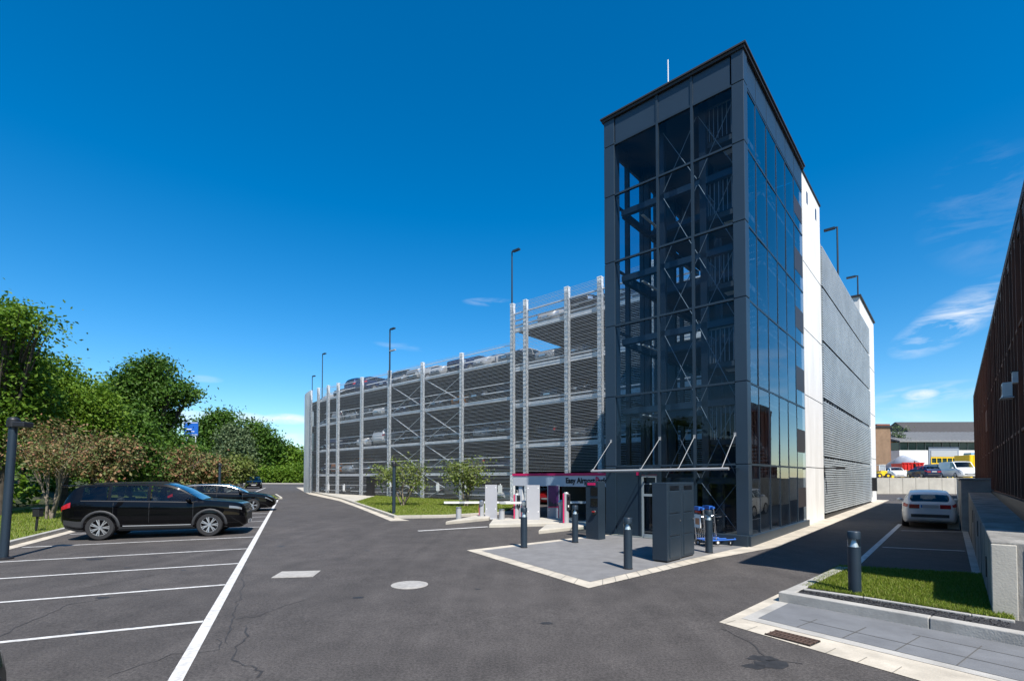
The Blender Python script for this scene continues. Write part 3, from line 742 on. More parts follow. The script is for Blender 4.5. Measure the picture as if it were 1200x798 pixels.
# ------------------------------------------------------------------ cars
def curve_fn(pts):                      # monotone cubic through points
    xs = [p[0] for p in pts]; ys = [p[1] for p in pts]; n = len(xs)
    d = [(ys[i+1]-ys[i])/(xs[i+1]-xs[i]) for i in range(n-1)]; m = [d[0]]+[0 if d[i-1]*d[i] <= 0 else 2*d[i-1]*d[i]/(d[i-1]+d[i]) for i in range(1, n-1)]+[d[-1]]
    def f(x):
        if x <= xs[0]: return ys[0]
        if x >= xs[-1]: return ys[-1]
        i = max(k for k in range(n-1) if xs[k] <= x); h = xs[i+1]-xs[i]; t = (x-xs[i])/h
        return ((2*t**3-3*t*t+1)*ys[i]+(t**3-2*t*t+t)*h*m[i]+(-2*t**3+3*t*t)*ys[i+1]+(t**3-t*t)*h*m[i+1])
    return f
SPECS = {
 'suv': dict(L=4.76, W=1.87, top=[(0,1.0),(.05,1.14),(.15,1.33),(.30,1.53),(.52,1.62),(1.2,1.67),(2.0,1.68),(2.5,1.655),(2.9,1.53),(3.3,1.29),(3.55,1.14),(4.0,1.10),(4.4,1.055),(4.62,1.0),(4.72,.90),(4.76,.74)],
   belt=[(0,.98),(.3,1.12),(1.5,1.09),(3.2,1.05),(3.6,1.10),(4.4,1.03),(4.62,.97),(4.76,.72)], low=[(0,.52),(.12,.36),(.5,.25),(4.2,.25),(4.6,.25),(4.76,.34)],
   wid=[(0,.74),(.06,.83),(.35,.905),(1,.935),(3.9,.935),(4.3,.90),(4.58,.83),(4.71,.74),(4.76,.66)], wb=(.98, 3.77), wr=.36, wins=[(.52,1.12),(1.20,2.12),(2.22,3.42)], wsc=(2.62,3.52), rear=(.10,.50), clad=True, rim='multi'),
 'estate': dict(L=4.86, W=1.86, top=[(0,.85),(.05,1.0),(.2,1.18),(.5,1.38),(.9,1.43),(1.9,1.465),(2.5,1.44),(2.9,1.33),(3.3,1.14),(3.62,.98),(4.1,.92),(4.5,.83),(4.75,.70),(4.86,.52)],
   belt=[(0,.85),(.3,.99),(1.5,.96),(3.3,.92),(3.62,.95),(4.4,.84),(4.86,.5)], low=[(0,.42),(.12,.28),(.5,.19),(4.3,.19),(4.7,.22),(4.86,.36)],
   wid=[(0,.74),(.06,.82),(.35,.90),(1,.93),(3.9,.92),(4.45,.85),(4.7,.72),(4.82,.58),(4.86,.45)], wb=(.98, 3.82), wr=.335, wins=[(.55,1.15),(1.22,2.12),(2.20,3.45)], wsc=(2.6,3.55), rear=(.08,.48), clad=False, rim='five'),
 'brake': dict(L=4.68, W=1.66, top=[(0,.93),(.04,1.0),(.16,1.10),(.42,1.27),(.75,1.37),(1.6,1.435),(2.2,1.435),(2.6,1.36),(3.05,1.16),(3.4,.98),(3.9,.92),(4.3,.84),(4.56,.72),(4.68,.52)],
   belt=[(0,.91),(.25,.98),(1.4,.97),(3.1,.90),(3.45,.94),(4.2,.86),(4.68,.5)], low=[(0,.42),(.1,.28),(.45,.19),(4.2,.18),(4.55,.2),(4.68,.34)],
   wid=[(0,.62),(.05,.70),(.3,.80),(.9,.83),(3.7,.83),(4.2,.78),(4.5,.65),(4.64,.52),(4.68,.40)], wb=(.96, 3.66), wr=.325, wins=[(.62,1.15),(1.22,2.0),(2.08,3.22)], wsc=(2.4,3.32), rear=(.05,.44), clad=False, rim='five'),
 'hatch': dict(L=4.05, W=1.75, top=[(0,.85),(.05,1.0),(.2,1.2),(.45,1.40),(.9,1.46),(1.6,1.48),(2.1,1.43),(2.5,1.27),(2.85,1.05),(3.2,.97),(3.6,.90),(3.9,.76),(4.05,.55)],
   belt=[(0,.85),(.3,1.02),(1.5,.98),(2.7,.94),(2.95,.98),(3.6,.88),(4.05,.5)], low=[(0,.42),(.12,.28),(.5,.2),(3.6,.2),(3.95,.24),(4.05,.36)],
   wid=[(0,.7),(.06,.78),(.35,.85),(1,.875),(3.2,.87),(3.7,.78),(3.95,.64),(4.05,.45)], wb=(.72, 3.22), wr=.31, wins=[(.55,.95),(1.0,1.75),(1.83,2.78)], wsc=(2.1,2.85), rear=(.10,.42), clad=False, rim='five'),
 'van': dict(L=4.9, W=1.92, top=[(0,1.7),(.04,1.88),(.3,1.94),(2.8,1.95),(3.2,1.9),(3.55,1.62),(3.95,1.22),(4.3,1.08),(4.65,.98),(4.85,.8),(4.9,.6)],
   belt=[(0,1.0),(.3,1.10),(3.0,1.06),(3.9,1.08),(4.3,1.0),(4.9,.58)], low=[(0,.42),(.1,.3),(.5,.22),(4.4,.22),(4.75,.25),(4.9,.38)],
   wid=[(0,.88),(.05,.92),(.35,.95),(4.1,.95),(4.5,.9),(4.75,.8),(4.9,.62)], wb=(.95, 3.95), wr=.34, wins=[(2.72,3.8)], wsc=(3.28,3.93), rear=(.0,.0), clad=False, rim='five'),
}
def car_fns(S):
    top, belt, low, wid = (curve_fn(S[k]) for k in ('top', 'belt', 'low', 'wid'))
    def sec(x):
        zt = top(x); zl = low(x); w = wid(x); zb = min(belt(x), zt-.012); g = max(0., min(1., (zt-zb)/.48))
        wr = w*(.90-.16*g)
        if S is SPECS['brake']: wr = w*(.90-.24*g)
        if S is SPECS['van']: wr = w*(.93-.05*g)
        return zt, zl, w, zb, wr
    def side(x, s):                      # greenhouse side, s 0..1 from belt to roof edge
        zt, zl, w, zb, wr = sec(x); h = zt-.035*min(1, (zt-zb)/.2)-zb
        return Vector((x, w*.955+(wr-w*.955)*(s**1.15), zb+h*s))
    def body(x, h):                      # lower side, h 0..1 from sill to belt
        zt, zl, w, zb, wr = sec(x)
        pr = [(0, .90), (.10, .965), (.3, .995), (.55, 1.0), (.72, .985), (.80, .992), (.9, .975), (1, .955)]
        for a, b in zip(pr[:-1], pr[1:]):
            if h <= b[0]+1e-9: t = (h-a[0])/(b[0]-a[0]); return Vector((x, w*(a[1]+(b[1]-a[1])*t), zl+(zb-zl)*h))
        return Vector((x, w*.955, zb))
    def roof(x, t):                      # t -1..1 across
        zt, zl, w, zb, wr = sec(x); e = .035*min(1, (zt-zb)/.2); a = abs(t)
        return Vector((x, wr*t, zt-e*(a**2.6)))
    return sec, side, body, roof
def car_shapes(S, lod=1):
    """list of (part name, material key, MB, children) built with the front at +x, centre at the origin"""
    sec, side, body, roof = car_fns(S); L = S['L']; cx = L/2; out = {}
    n = 64 if lod else 26
    xs = []
    for i in range(n+1):
        t = i/n; xs.append(L*(t*.55+.45*(.5-.5*math.cos(math.pi*t))))
    hs = [0, .10, .3, .55, .72, .80, .9, 1] if lod else [0, .15, .55, .85, 1]
    ss = [.12, .3, .5, .7, .88, 1] if lod else [.4, .8, 1]
    rs = [.9, .75, .5, .25, 0] if lod else [.8, .4, 0]
    rows = []
    for x in xs:
        zt, zl, w, zb, wr = sec(x)
        half = [Vector((x, 0, zl)), Vector((x, w*.6, zl))]+[body(x, h) for h in hs]+[side(x, s) for s in ss]+[roof(x, t) for t in rs]
        rows.append([(p.x-cx, p.y, p.z) for p in half]+[(p.x-cx, -p.y, p.z) for p in half[-2:0:-1]])
    mb = MB(); k = len(rows[0])
    vs = [p for r in rows for p in r]; fs = []
    for i in range(n):
        for j in range(k): fs.append((i*k+j, (i+1)*k+j, (i+1)*k+(j+1) % k, i*k+(j+1) % k))
    fs.append([j for j in range(k)]); fs.append([n*k+j for j in range(k)][::-1])
    mb.add(vs, fs)
    def patch(fn, us, vs_, off, both=True, m=None, sgs=None):
        m = m or MB()
        for sg in sgs or ((1, -1) if both else (1,)):
            rows_ = []
            for i, u in enumerate(us):
                r = []
                for v in vs_:
                    p = fn(u, v); a = fn(u+.01, v)-fn(u-.01, v); b = fn(u, min(1, v+.01))-fn(u, v-.01); nn = a.cross(b)
                    if nn.length < 1e-9: nn = Vector((0, 1, 0))
                    nn.normalize()
                    if nn.y < 0 and fn is not roof: nn = -nn
                    if fn is roof and nn.z < 0: nn = -nn
                    q = p+nn*off; r.append((q.x-cx, sg*q.y, q.z))
                rows_.append(r)
            if (sg > 0) == (fn is roof): rows_ = [r[::-1] for r in rows_]
            m.grid(rows_)
        return m
    lin = lambda a, b, k: [a+(b-a)*i/k for i in range(k+1)]
    win = []
    for (a, b) in S['wins']:
        for sg in (1, -1): win.append(patch(side, lin(a, b, 14 if lod else 4), [.10, .35, .6, .86], .006, sgs=(sg,)))
    out['windows'] = win
    a, b = S['wsc']; ws = patch(roof, lin(a, b, 12 if lod else 3), lin(-.9, .9, 8 if lod else 2), .006, False); out['windscreen'] = ws
    if S['rear'][1]: out['rear'] = patch(roof, lin(*S['rear'], 8 if lod else 3), lin(-.86, .86, 8 if lod else 2), .006, False)
    return mb, out, patch, (sec, side, body, roof), cx
def cut_wheels(o, S, cx):
    cut = MB()
    for wx in S['wb']:
        for sg in (1, -1):
            y0, y1 = sg*(S['W']/2-.30), sg*(S['W']/2+.2)
            cut.tube((wx-cx, min(y0, y1), S['wr']+.01), (wx-cx, max(y0, y1), S['wr']+.01), S['wr']+.055, n=36)
    c = cut.build('cutter', black_plastic)
    dg0 = None
    b = o.modifiers.new('b', 'BOOLEAN'); b.operation = 'DIFFERENCE'; b.object = c; b.solver = 'EXACT'; b.material_mode = 'TRANSFER'
    dg = bpy.context.evaluated_depsgraph_get(); me = bpy.data.meshes.new_from_object(o.evaluated_get(dg))
    o.modifiers.clear(); o.data = me
    bpy.data.objects.remove(c)
    me.polygons.foreach_set('use_smooth', [True]*len(me.polygons)); me.set_sharp_from_angle(angle=R(32))
def wheel_mb(S, lod=1):
    r = S['wr']; t = MB(); w = .11
    t.lathe([(r*.66, -w), (r*.93, -w), (r, -w*.7), (r, w*.7), (r*.93, w), (r*.66, w)], n=30, axis='y')
    rim = MB(); ri = r*.69
    rim.mi = 0
    rim.lathe([(ri, -w*.9), (ri, w*.95), (ri*.93, w*.95), (ri*.90, w*.5)], n=30, axis='y')
    ns = 7 if S['rim'] == 'multi' else 5
    for k in range(ns):
        a = 2*math.pi*k/ns
        for da, ww in ((-.13, .035), (.13, .035)):
            p = Vector((ri*.14*math.cos(a), w*.72, ri*.14*math.sin(a))); q = Vector((ri*.95*math.cos(a+da), w*.82, ri*.95*math.sin(a+da)))
            rim.bar(p, q, ww if S['rim'] == 'multi' else .05, .03)
    rim.lathe([(0, w*.84), (ri*.2, w*.8), (ri*.22, w*.6)], n=14, axis='y')
    rim.mi = 1
    rim.lathe([(0, w*.25), (ri*.92, w*.25)], n=20, axis='y')
    rim.lathe([(0, -w*.6), (ri*.92, -w*.6)], n=20, axis='y')
    return t, rim
def make_car(name, label, kind, paint, pos, rz, extras=None, scale=1., group=None):
    S = SPECS[kind]; mb, out, patch, (sec, side, body, roof), cx = car_shapes(S)
    root = thing(name, label, 'car' if kind != 'van' else 'van', pos, rz, group); root.scale = (scale,)*3
    b = mb.build('body', [paint, black_plastic], root, smooth='all'); root_inv = None
    loc_, rot_, sc_ = root.location.copy(), root.rotation_euler.copy(), root.scale.copy()
    root.location = (0, 0, 0); root.rotation_euler = (0, 0, 0); root.scale = (1, 1, 1); bpy.context.view_layer.update()
    cut_wheels(b, S, cx)
    root.location, root.rotation_euler, root.scale = loc_, rot_, sc_
    for i, w in enumerate(out['windows']): w.build('side_window', privacy_pane if i < 2 and len(out['windows']) > 2 else car_pane, root, smooth='all')
    out['windscreen'].build('windscreen', car_pane, root, smooth='all')
    if 'rear' in out: out['rear'].build('rear_window', privacy_pane, root, smooth='all')
    # open the shell behind the panes and furnish the cabin
    bm = bmesh.new(); bm.from_mesh(b.data); kill = []
    for f in bm.faces:
        c = f.calc_center_median(); x = c.x+cx; zt, zl, w, zb_, wr = sec(x); h = zt-.035*min(1, (zt-zb_)/.2)-zb_
        if h < .04: continue
        sv = (c.z-zb_)/h
        if .11 < sv < .87 and abs(c.y) > wr*.9 and any(a+.015 < x < e-.015 for a, e in S['wins']): kill.append(f)
        elif abs(c.y) < wr*.9 and sv > .8 and (S['wsc'][0]+.02 < x < S['wsc'][1]-.03 or S['rear'][0]+.02 < x < S['rear'][1]-.02): kill.append(f)
    bmesh.ops.delete(bm, geom=kill, context='FACES'); bm.to_mesh(b.data); bm.free()
    zs = sec(cx)[3]
    for sx, sy in ((S['wins'][-1][0]-cx+.1, .36), (S['wins'][-1][0]-cx+.1, -.36), (S['wins'][-1][0]-cx-.78, .36), (S['wins'][-1][0]-cx-.78, -.36)):
        m = MB(); m.bar((sx+.05, sy, zs-.5), (sx-.12, sy, zs+.14), .42, .14); m.bar((sx-.13, sy, zs+.16), (sx-.16, sy, zs+.33), .24, .1); m.box(sx, sx+.45, sy-.24, sy+.24, zs-.55, zs-.42); m.build('seat', seat_cloth, root, bevel=.03)
    m = MB(); m.box(S['wins'][-1][1]-cx-.25, S['wins'][-1][1]-cx+.15, -S['W']*.36, S['W']*.36, zs-.2, zs-.03); m.build('dashboard', black_plastic, root)
    lin = lambda a, b, k: [a+(b-a)*i/k for i in range(k+1)]
    t, rim = wheel_mb(S)
    for wx in S['wb']:
        for sg in (1, -1):
            o = bpy.data.objects.new('wheel', None) if False else None
            tm = MB(); tm.v = [(x*1, y*sg, z) for x, y, z in t.v]; tm.f = [f if sg > 0 else f[::-1] for f in t.f]; tm.m = list(t.m)
            w = tm.build('wheel', tyre, root, smooth=True); w.location = (wx-cx, sg*(S['W']/2-.105), S['wr'])
            rm = MB(); rm.v = [(x, y*sg, z) for x, y, z in rim.v]; rm.f = [f if sg > 0 else f[::-1] for f in rim.f]; rm.m = list(rim.m)
            rm.build('rim', [alloy, rim_dark], w, smooth=True)
    # mirrors, handles, gaps
    xm = S['wins'][-1][1]-.22
    for sg in (1, -1):
        p = side(xm, .1); m = MB(); m.ball((p.x-cx+.02, sg*(p.y+.12), p.z+.06), .1, 12, (.75, 1.1, .75)); m.bar((p.x-cx, sg*(p.y-.02), p.z), (p.x-cx, sg*(p.y+.1), p.z+.04), .05); m.build('mirror', paint, root, smooth='all')
    for (a, b_) in S['wins'][-2:]:
        for sg in (1, -1): patch(body, lin(a+.06, a+.24, 3), [.845, .875], .022, sgs=(sg,)).build('door_handle', paint, root)
    if kind != 'van':
        w1, w2 = S['wins'][-2][0], S['wins'][-1][0]
        for sg in (1, -1):
            for xg in (w2-.04, S['wins'][-1][1]-.1): patch(body, [xg-.005, xg+.005], [.06, .3, .55, .72, .8, .9, .99], .003, sgs=(sg,)).build('door_gap', black_trim, root)
            patch(body, [w1+.08, w1+.09], [.5, .72, .8, .9, .99], .003, sgs=(sg,)).build('door_gap', black_trim, root)
        for sg in (1, -1): patch(side, lin(S['wins'][0][0]-.03, S['wins'][-1][1]+.02, 24), [.03, .075], .009, sgs=(sg,)).build('window_trim', black_trim, root)
        if kind == 'estate':
            for sg in (1, -1): patch(side, lin(S['wins'][0][0], S['wins'][-1][1]+.02, 24), [.905, .93], .009, sgs=(sg,)).build('window_trim', chrome, root)
    # lamps
    L = S['L']; zb = sec(.1)
    for sg in (1, -1):
        patch(body, lin(L-.46, L-.12, 8), [.78, .82, .87], .008, sgs=(sg,)).build('headlamp', lamp_white, root, smooth='all')
        patch(body, lin(.02, .26, 6), [.80, .9, .98], .010, sgs=(sg,)).build('tail_lamp', lamp_red, root, smooth='all')
    zt, zl, w, zbb, wr = sec(0.)
    m = MB(); m.box(-cx-.015, -cx+.02, -w*.98, -w*.48, zl+(zbb-zl)*.68, zl+(zbb-zl)*.99); m.build('tail_lamp', lamp_red, root, bevel=.01)
    m = MB(); m.box(-cx-.015, -cx+.02, w*.48, w*.98, zl+(zbb-zl)*.68, zl+(zbb-zl)*.99); m.build('tail_lamp', lamp_red, root, bevel=.01)
    m = MB(); m.box(-cx-.022, -cx+.02, -.26, .26, zl+(zbb-zl)*.74, zl+(zbb-zl)*.74+.11); pl_ = m.build('number_plate', plate_mat, root)
    m = MB(); m.box(-cx-.024, -cx-.019, -.26 if False else .22, .26, zl+(zbb-zl)*.74, zl+(zbb-zl)*.74+.11); m.build('plate_band', blue_paint, pl_)
    m = MB(); m.box(-cx-.012, -cx+.05, -w*.9, w*.9, zl-.0, zl+.12); m.build('rear_bumper', clad_mat, root, bevel=.01)
    ztf, zlf, wf, zbf, _ = sec(L)
    m = MB(); m.box(cx-.03, cx+.012, -wf*.8, wf*.8, zlf+.07, zbf-.02); m.build('grille', black_plastic, root, bevel=.01)
    m = MB(); m.box(cx-.02, cx+.02, -.25, .25, zlf+.0, zlf+.11); m.build('number_plate', plate_mat, root)
    if S['clad']:
        for wx in S['wb']:
            for sg in (1, -1):
                m = MB(); rr = S['wr']+.055; rows = []
                for k in range(15):
                    a = R(-12+k*204/14)
                    row = []
                    for dr, dy in ((.0, -.05), (.0, .004), (.07, .010), (.085, -.02)):
                        x = wx+(rr+dr)*math.cos(a); z = S['wr']+.01+(rr+dr)*math.sin(a)
                        zt, zl, w, zb_, wr_ = sec(x); hh = max(0, min(1, (z-zl)/(zb_-zl)))
                        row.append((x-cx, sg*(body(x, hh).y+dy), z))
                    rows.append(row)
                m.grid(rows); m.build('wheel_arch_trim', clad_mat, root, smooth='all')
        for sg in (1, -1):
            patch(body, lin(S['wb'][0]+.45, S['wb'][1]-.45, 8), [.0, .08, .14], .012, sgs=(sg,)).build('sill_trim', clad_mat, root)
            patch(body, lin(S['wb'][0]+.55, S['wb'][1]-.5, 8), [.155, .185], .012, sgs=(sg,)).build('sill_strip', silver_paint, root)
            patch(body, lin(.0, S['wb'][0]-.45, 5), [.0, .16, .34], .012, sgs=(sg,)).build('rear_bumper_trim', clad_mat, root)
        for sg in (1, -1):
            m = MB()
            pts = [roof(x, .93*sg)+Vector((0, 0, .03)) for x in lin(.75, 2.6, 8)]
            for p, q in zip(pts[:-1], pts[1:]): m.bar((p.x-cx, p.y, p.z), (q.x-cx, q.y, q.z), .03)
            m.build('roof_rail', black_trim, root)
        m = MB(); m.box(-cx-.03, -cx+.1, -.66, .66, 1.55, 1.60) ; m.build('spoiler', paint, root, bevel=.015)
    for e in extras or []: e(root, S, cx, patch, sec, side, body, roof)
    return root
def car_mesh(kind, paint, name):
    """a small car in one mesh for the crowded decks: paint, glass, tyres, lamps"""
    S = SPECS[kind]; mb, out, patch, (sec, side, body, roof), cx = car_shapes(S, 0)
    m = MB(); m.add(mb.v, mb.f); m.mi = 1
    for w in out['windows']+[out['windscreen']]+([out['rear']] if 'rear' in out else []): m.add(w.v, w.f)
    m.mi = 2
    for wx in S['wb']:
        for sg in (1, -1): m.tube((wx-cx, sg*(S['W']/2-.2), S['wr']), (wx-cx, sg*(S['W']/2+.012), S['wr']), S['wr'], n=14)
    m.mi = 3
    for sg in (1, -1): m.tube((wx-cx, sg*(S['W']/2+.013), S['wr']), (wx-cx, sg*(S['W']/2+.018), S['wr']), S['wr']*.6, n=10)
    m.tube((S['wb'][0]-cx, S['W']/2+.013, S['wr']), (S['wb'][0]-cx, S['W']/2+.018, S['wr']), S['wr']*.6, n=10); m.tube((S['wb'][0]-cx, -S['W']/2-.013, S['wr']), (S['wb'][0]-cx, -S['W']/2-.018, S['wr']), S['wr']*.6, n=10)
    L = S['L']; lin = lambda a, b, k: [a+(b-a)*i/k for i in range(k+1)]
    p = patch(body, lin(L-.5, L-.12, 3), [.64, .86], .008); m.add(p.v, p.f)
    m.box(cx-.02, cx+.02, -.25, .25, .42, .53)
    m.mi = 4; p = patch(body, lin(.02, .25, 3), [.78, .98], .01); m.add(p.v, p.f)
    m.mi = 5; zt, zl, w, zb, wr = sec(L); m.box(cx-.03, cx+.01, -w*.8, w*.8, zl+.05, zb-.03)
    return m.build(name, [paint, car_glass, tyre, alloy, lamp_red, black_plastic], None, smooth=True)

seat_cloth = M('seat_cloth', (.03, .03, .032), .8)
stall = math.atan2(SD.y, SD.x)
def place(name, label, kind, paint, t, s, **k):
    p = A(t, s); return make_car(name, label, kind, paint, p, stall+k.pop('dr', 0), **k)
place('parked_suv', 'black suv with grey wheel arch trim, nearest of the cars in the bays', 'suv', black_car, 12.95, -2.6, dr=-.06, scale=.965)
place('parked_estate', 'black estate car with silver window trim behind the larger black suv', 'estate', car_paint('black_estate_paint', (.002, .002, .0025), 0.), 23.1, -2.1, dr=-.04, scale=.94)
far_car = make_car('parked_car', 'black car parked far off before the hedge, facing the camera', 'estate', car_paint('black_saloon_paint', (.003, .003, .005), 0.), gp(297, 571.8), R(-62))
white_car = make_car('parked_car', 'white estate car with dark rear window parked in the shade by the concrete wall', 'brake', car_paint('white_car_paint', (.74, .75, .75), 0.), (0, 0, 0), 0, scale=.9)
p = gp(1083, 619.5); pc = W(loc(p)[0]+2.1, loc(p)[1]-.03); white_car.location = (pc.x, pc.y, gz(pc.y)); white_car.rotation_euler = (0, 0, ROT+.06)
green = make_car('parked_car', 'dark green car of which only the nose shows at the frame edge', 'hatch', car_paint('dark_green_paint', (.003, .012, .008), .1), A(-1.12, -2.93), stall)
# cars inside the car park
pal = {'black': (.008, .008, .009), 'silver': (.30, .31, .32), 'white': (.62, .62, .61), 'dark blue': (.012, .025, .075), 'grey': (.09, .095, .10), 'red': (.35, .012, .012), 'orange': (.55, .17, .02)}
protos = {}
rn = random.Random(21)
def deck_car(colr, kind, u, v, z, rz, where):
    key = (colr, kind)
    if key in protos: o = protos[key].copy(); col.objects.link(o)
    else: o = protos[key] = car_mesh(kind, car_paint(colr.replace(' ', '_')+'_deck_car', pal[colr], .15), 'car')
    o.location = W(u, v, z); o.rotation_euler = (0, 0, rz); o.scale = (.93,)*3
    tag(o, f'{colr} {dict(suv="suv", estate="estate", hatch="hatchback")[kind]} behind the mesh {where}', 'car', f'{colr} {dict(suv="suv", estate="estate", hatch="hatchback")[kind]} cars {where}')
names = ['on the ground floor', 'on the lowest raised deck', 'on the middle deck', 'on the deck below the roof', 'on the roof deck']
cols = ['black']*6+['grey']*6+['silver']*5+['dark blue']*2+['white']*2
for li, z in enumerate([.3]+LOW):
    for k in range(10):
        v = 17.6+k*2.3+(rn.random()-.5)*.3
        if li == 0 and k in (4, 5): continue
        c = rn.choice(cols) if li < 4 else rn.choice(['black', 'grey', 'grey', 'silver', 'dark blue'])
        if (li, k) in ((1, 9), (3, 2)): c = 'orange'
        if (li, k) in ((2, 6), (2, 7), (0, 0)): c = 'white'
        kd = rn.choice(['hatch', 'hatch', 'estate', 'suv'])
        deck_car(c, kd, GU+2.32+rn.random()*.3, v, z, ROT+(math.pi if rn.random() < .75 else 0), names[li]+' of the low wing')
    for k in range(4):                                   # along the rounded end
        c = curve(12+k*14, -3.0); deck_car(rn.choice(cols), 'hatch', c[0], c[1], z, ROT+math.pi-R(12+k*14), names[li]+' of the rounded end')
for li, z in enumerate(TALL):
    for k in range(3):
        v = 9.6+k*2.25+(rn.random()-.5)*.3
        if li == 0: continue
        c = rn.choice(cols) if not (li == 4 and k == 1) else 'black'
        deck_car(c, rn.choice(['hatch', 'estate']) if not (li == 4 and k == 1) else 'suv', GU+2.35+rn.random()*.3, v, z, ROT+(math.pi if rn.random() < .7 else 0), names[li]+' of the tall block')
deck_car('red', 'hatch', GU+2.7, 14.4, .22, ROT+math.pi, 'beside the ground floor entrance')
q = on_u(468, 440, GU+3.4); qv = loc(q)[1]
deck_car('black', 'suv', GU+3.6, qv, 9.72, ROT+math.pi/2, 'standing highest above the rest of the roof')
# ------------------------------------------------------------------ street furniture
def bollard(x, y, label):
    p = gp(x, y); p.z += .01
    o = thing('bollard_light', label, 'bollard light', p, 0, 'dark cylindrical bollard lights'); r = .085
    mb = MB(); mb.lathe([(0, 0), (r, 0), (r, .78), (0, .78)], n=24); mb.build('post', anthracite, o, smooth=True)
    mb = MB(); mb.lathe([(.0, .78), (.058, .78), (.02, .90), (0, .90)], n=20); mb.build('reflector', M('bollard_reflector', (.75, .76, .77), .3, metal=.4) if 'bollard_reflector' not in bpy.data.materials else bpy.data.materials['bollard_reflector'], o, smooth=True)
    mb = MB(); mb.lathe([(r*.97, .782), (r*.97, .90)], n=24); mb.build('lens', clear_glass, o, smooth=True)
    mb = MB(); mb.lathe([(0, .90), (r, .90), (r, 1.0), (r*.94, 1.008), (0, 1.008)], n=24); mb.build('cap', anthracite, o, smooth=True)
    mb = MB(); mb.lathe([(r+.006, 0), (r+.006, .02), (r, .024)], n=24); mb.build('base_ring', black_trim, o)
    return o
bollard(1002, 702, 'large bollard light at the corner of the raised lawn bed')
bollard(736, 667, 'bollard light at the front edge of the paved forecourt')
bollard(674, 636, 'bollard light at the rear edge of the paved forecourt near the pay pillar')
bollard(614, 642, 'bollard light at the outer corner of the paved forecourt')
bollard(831, 648, 'bollard light beside the luggage trolleys')

def cabinet(u0, u1, label):
    p = W((u0+u1)/2, .68, gz(11)+.012)
    o = thing('metal_cabinet', label, 'cabinet', p, ROT-.045); h = 1.68; L = (u1-u0)/2
    mb = MB(); mb.box(-L, L, -.21, .14, .03, h); mb.build('casing', anthracite, o, bevel=.012)
    mb = MB(); mb.box(-L+.03, L-.03, -.19, .12, 0, .03); mb.build('base', black_trim, o)
    for a, b in ((.08, .52), (.55, 1.0), (1.03, 1.5)):
        mb = MB(); mb.box(-L+.10, L-.10, -.222, -.2, a, b); mb.build('door_panel', anthracite, o, bevel=.006)
    mb = MB()
    for k in range(4): mb.box(-L+.12, L-.12, -.224, -.21, 1.53+k*.025, 1.54+k*.025)
    mb.build('vent', anthracite_dk, o)
    mb = MB(); mb.tube((L-.07, -.23, .85), (L-.07, -.21, .85), .018); mb.build('lock', stainless, o)
cabinet(-3.74, -3.08, 'tall dark metal cabinet on the forecourt, closer to the front bollard')
cabinet(-3.01, -2.36, 'tall dark metal cabinet on the forecourt, nearer the luggage trolleys')

# pay pillar
p = gp(698, 631.5); o = thing('pay_pillar', 'slim dark pay pillar with black screen at the tower entrance', 'pay machine', p, ROT-R(6))
mb = MB(); mb.box(-.16, .16, -.23, .23, 0, 1.66); mb.build('casing', anthracite, o, bevel=.012)
mb = MB(); mb.box(-.172, -.155, -.2, .04, 1.25, 1.5); mb.build('screen', screen_mat, o)
mb = MB(); mb.box(-.172, -.155, -.2, .04, .95, 1.18); mb.build('screen', screen_mat, o)
mb = MB(); mb.ball((-.19, -.1, .78), .075, 12, (.6, 1, 1)); mb.build('call_unit', black_plastic, o, smooth='all')
mb = MB(); mb.box(-.245, -.225, -.14, -.06, .79, .815); mb.build('red_strip', red_paint, o)
mb = MB(); mb.box(-.176, -.15, -.12, .15, 1.55, 1.62); mb.build('sign', magenta, o)

# entrance pavilion with the car park's name
eu = 2.7
vL = loc(on_u(601, 560, eu))[1]; zt = on_u(604, 556.2, eu).z; zb = on_u(604, 569, eu).z
o = thing('entrance_portal', 'low grey entrance portal with magenta edge and the car park name', 'entrance portal', W(eu, vL, 0), ROT)
def ev(x): return loc(on_u(x, 560, eu))[1]-vL
mb = MB(); mb.box(0, .3, -7.2, 0, zb, zt-.05); fa = mb.build('fascia', M('silver_fascia', (.52, .53, .55), .5), o)
mb = MB(); mb.box(-.02, .32, -7.2, .02, zt-.048, zt+.055); mb.build('edge_strip', magenta, o)
mb = MB(); mb.box(.302, 5.8, -7.0, -.05, zt-.15, zt-.05); mb.build('roof', anthracite_dk, o)
for x in (609, 693):
    mb = MB(); mb.box(.05, .2, ev(x)-.1, ev(x)+.1, .15, zb); mb.build('post', galv_beam, o)
mb = MB(); mb.box(3.6, 3.75, -7.0, -.05, .15, zb); mb.build('rear_wall', black_trim, o)
mb = MB(); mb.box(.32, 3.6, -7.0, -6.9, .15, zb); mb.build('side_wall', black_trim, o)
txt_black = M('black_lettering', (.012, .012, .014), .5)
def T_on(parent, x, size, body, mat):
    v = ev(x); M4 = Matrix(((0, 0, -1, -.012), (-1, 0, 0, v), (0, 1, 0, zb+.14), (0, 0, 0, 1)))
    return text_mesh('lettering', body, size, mat, parent, M4)
h_ = (zt-zb)*.62
t1, w1 = T_on(o, 663, h_, 'Easy Airport ', txt_black)
sx = (ev(663)-ev(697.5))/w1
M4 = Matrix(((0, 0, -1, -.012), (-sx, 0, 0, ev(663)), (0, 1, 0, zb+.14), (0, 0, 0, 1))); t1.matrix_local = M4
t2, w2_ = T_on(o, 698, h_*1.08, 'P', magenta); M4 = Matrix(((0, 0, -1, -.012), (-sx, 0, 0, ev(697.8)), (0, 1, 0, zb+.14), (0, 0, 0, 1))); t2.matrix_local = M4
t3, w3_ = T_on(o, 702, h_, 'arking', txt_black); M4 = Matrix(((0, 0, -1, -.012), (-sx, 0, 0, ev(701.3)), (0, 1, 0, zb+.14), (0, 0, 0, 1))); t3.matrix_local = M4
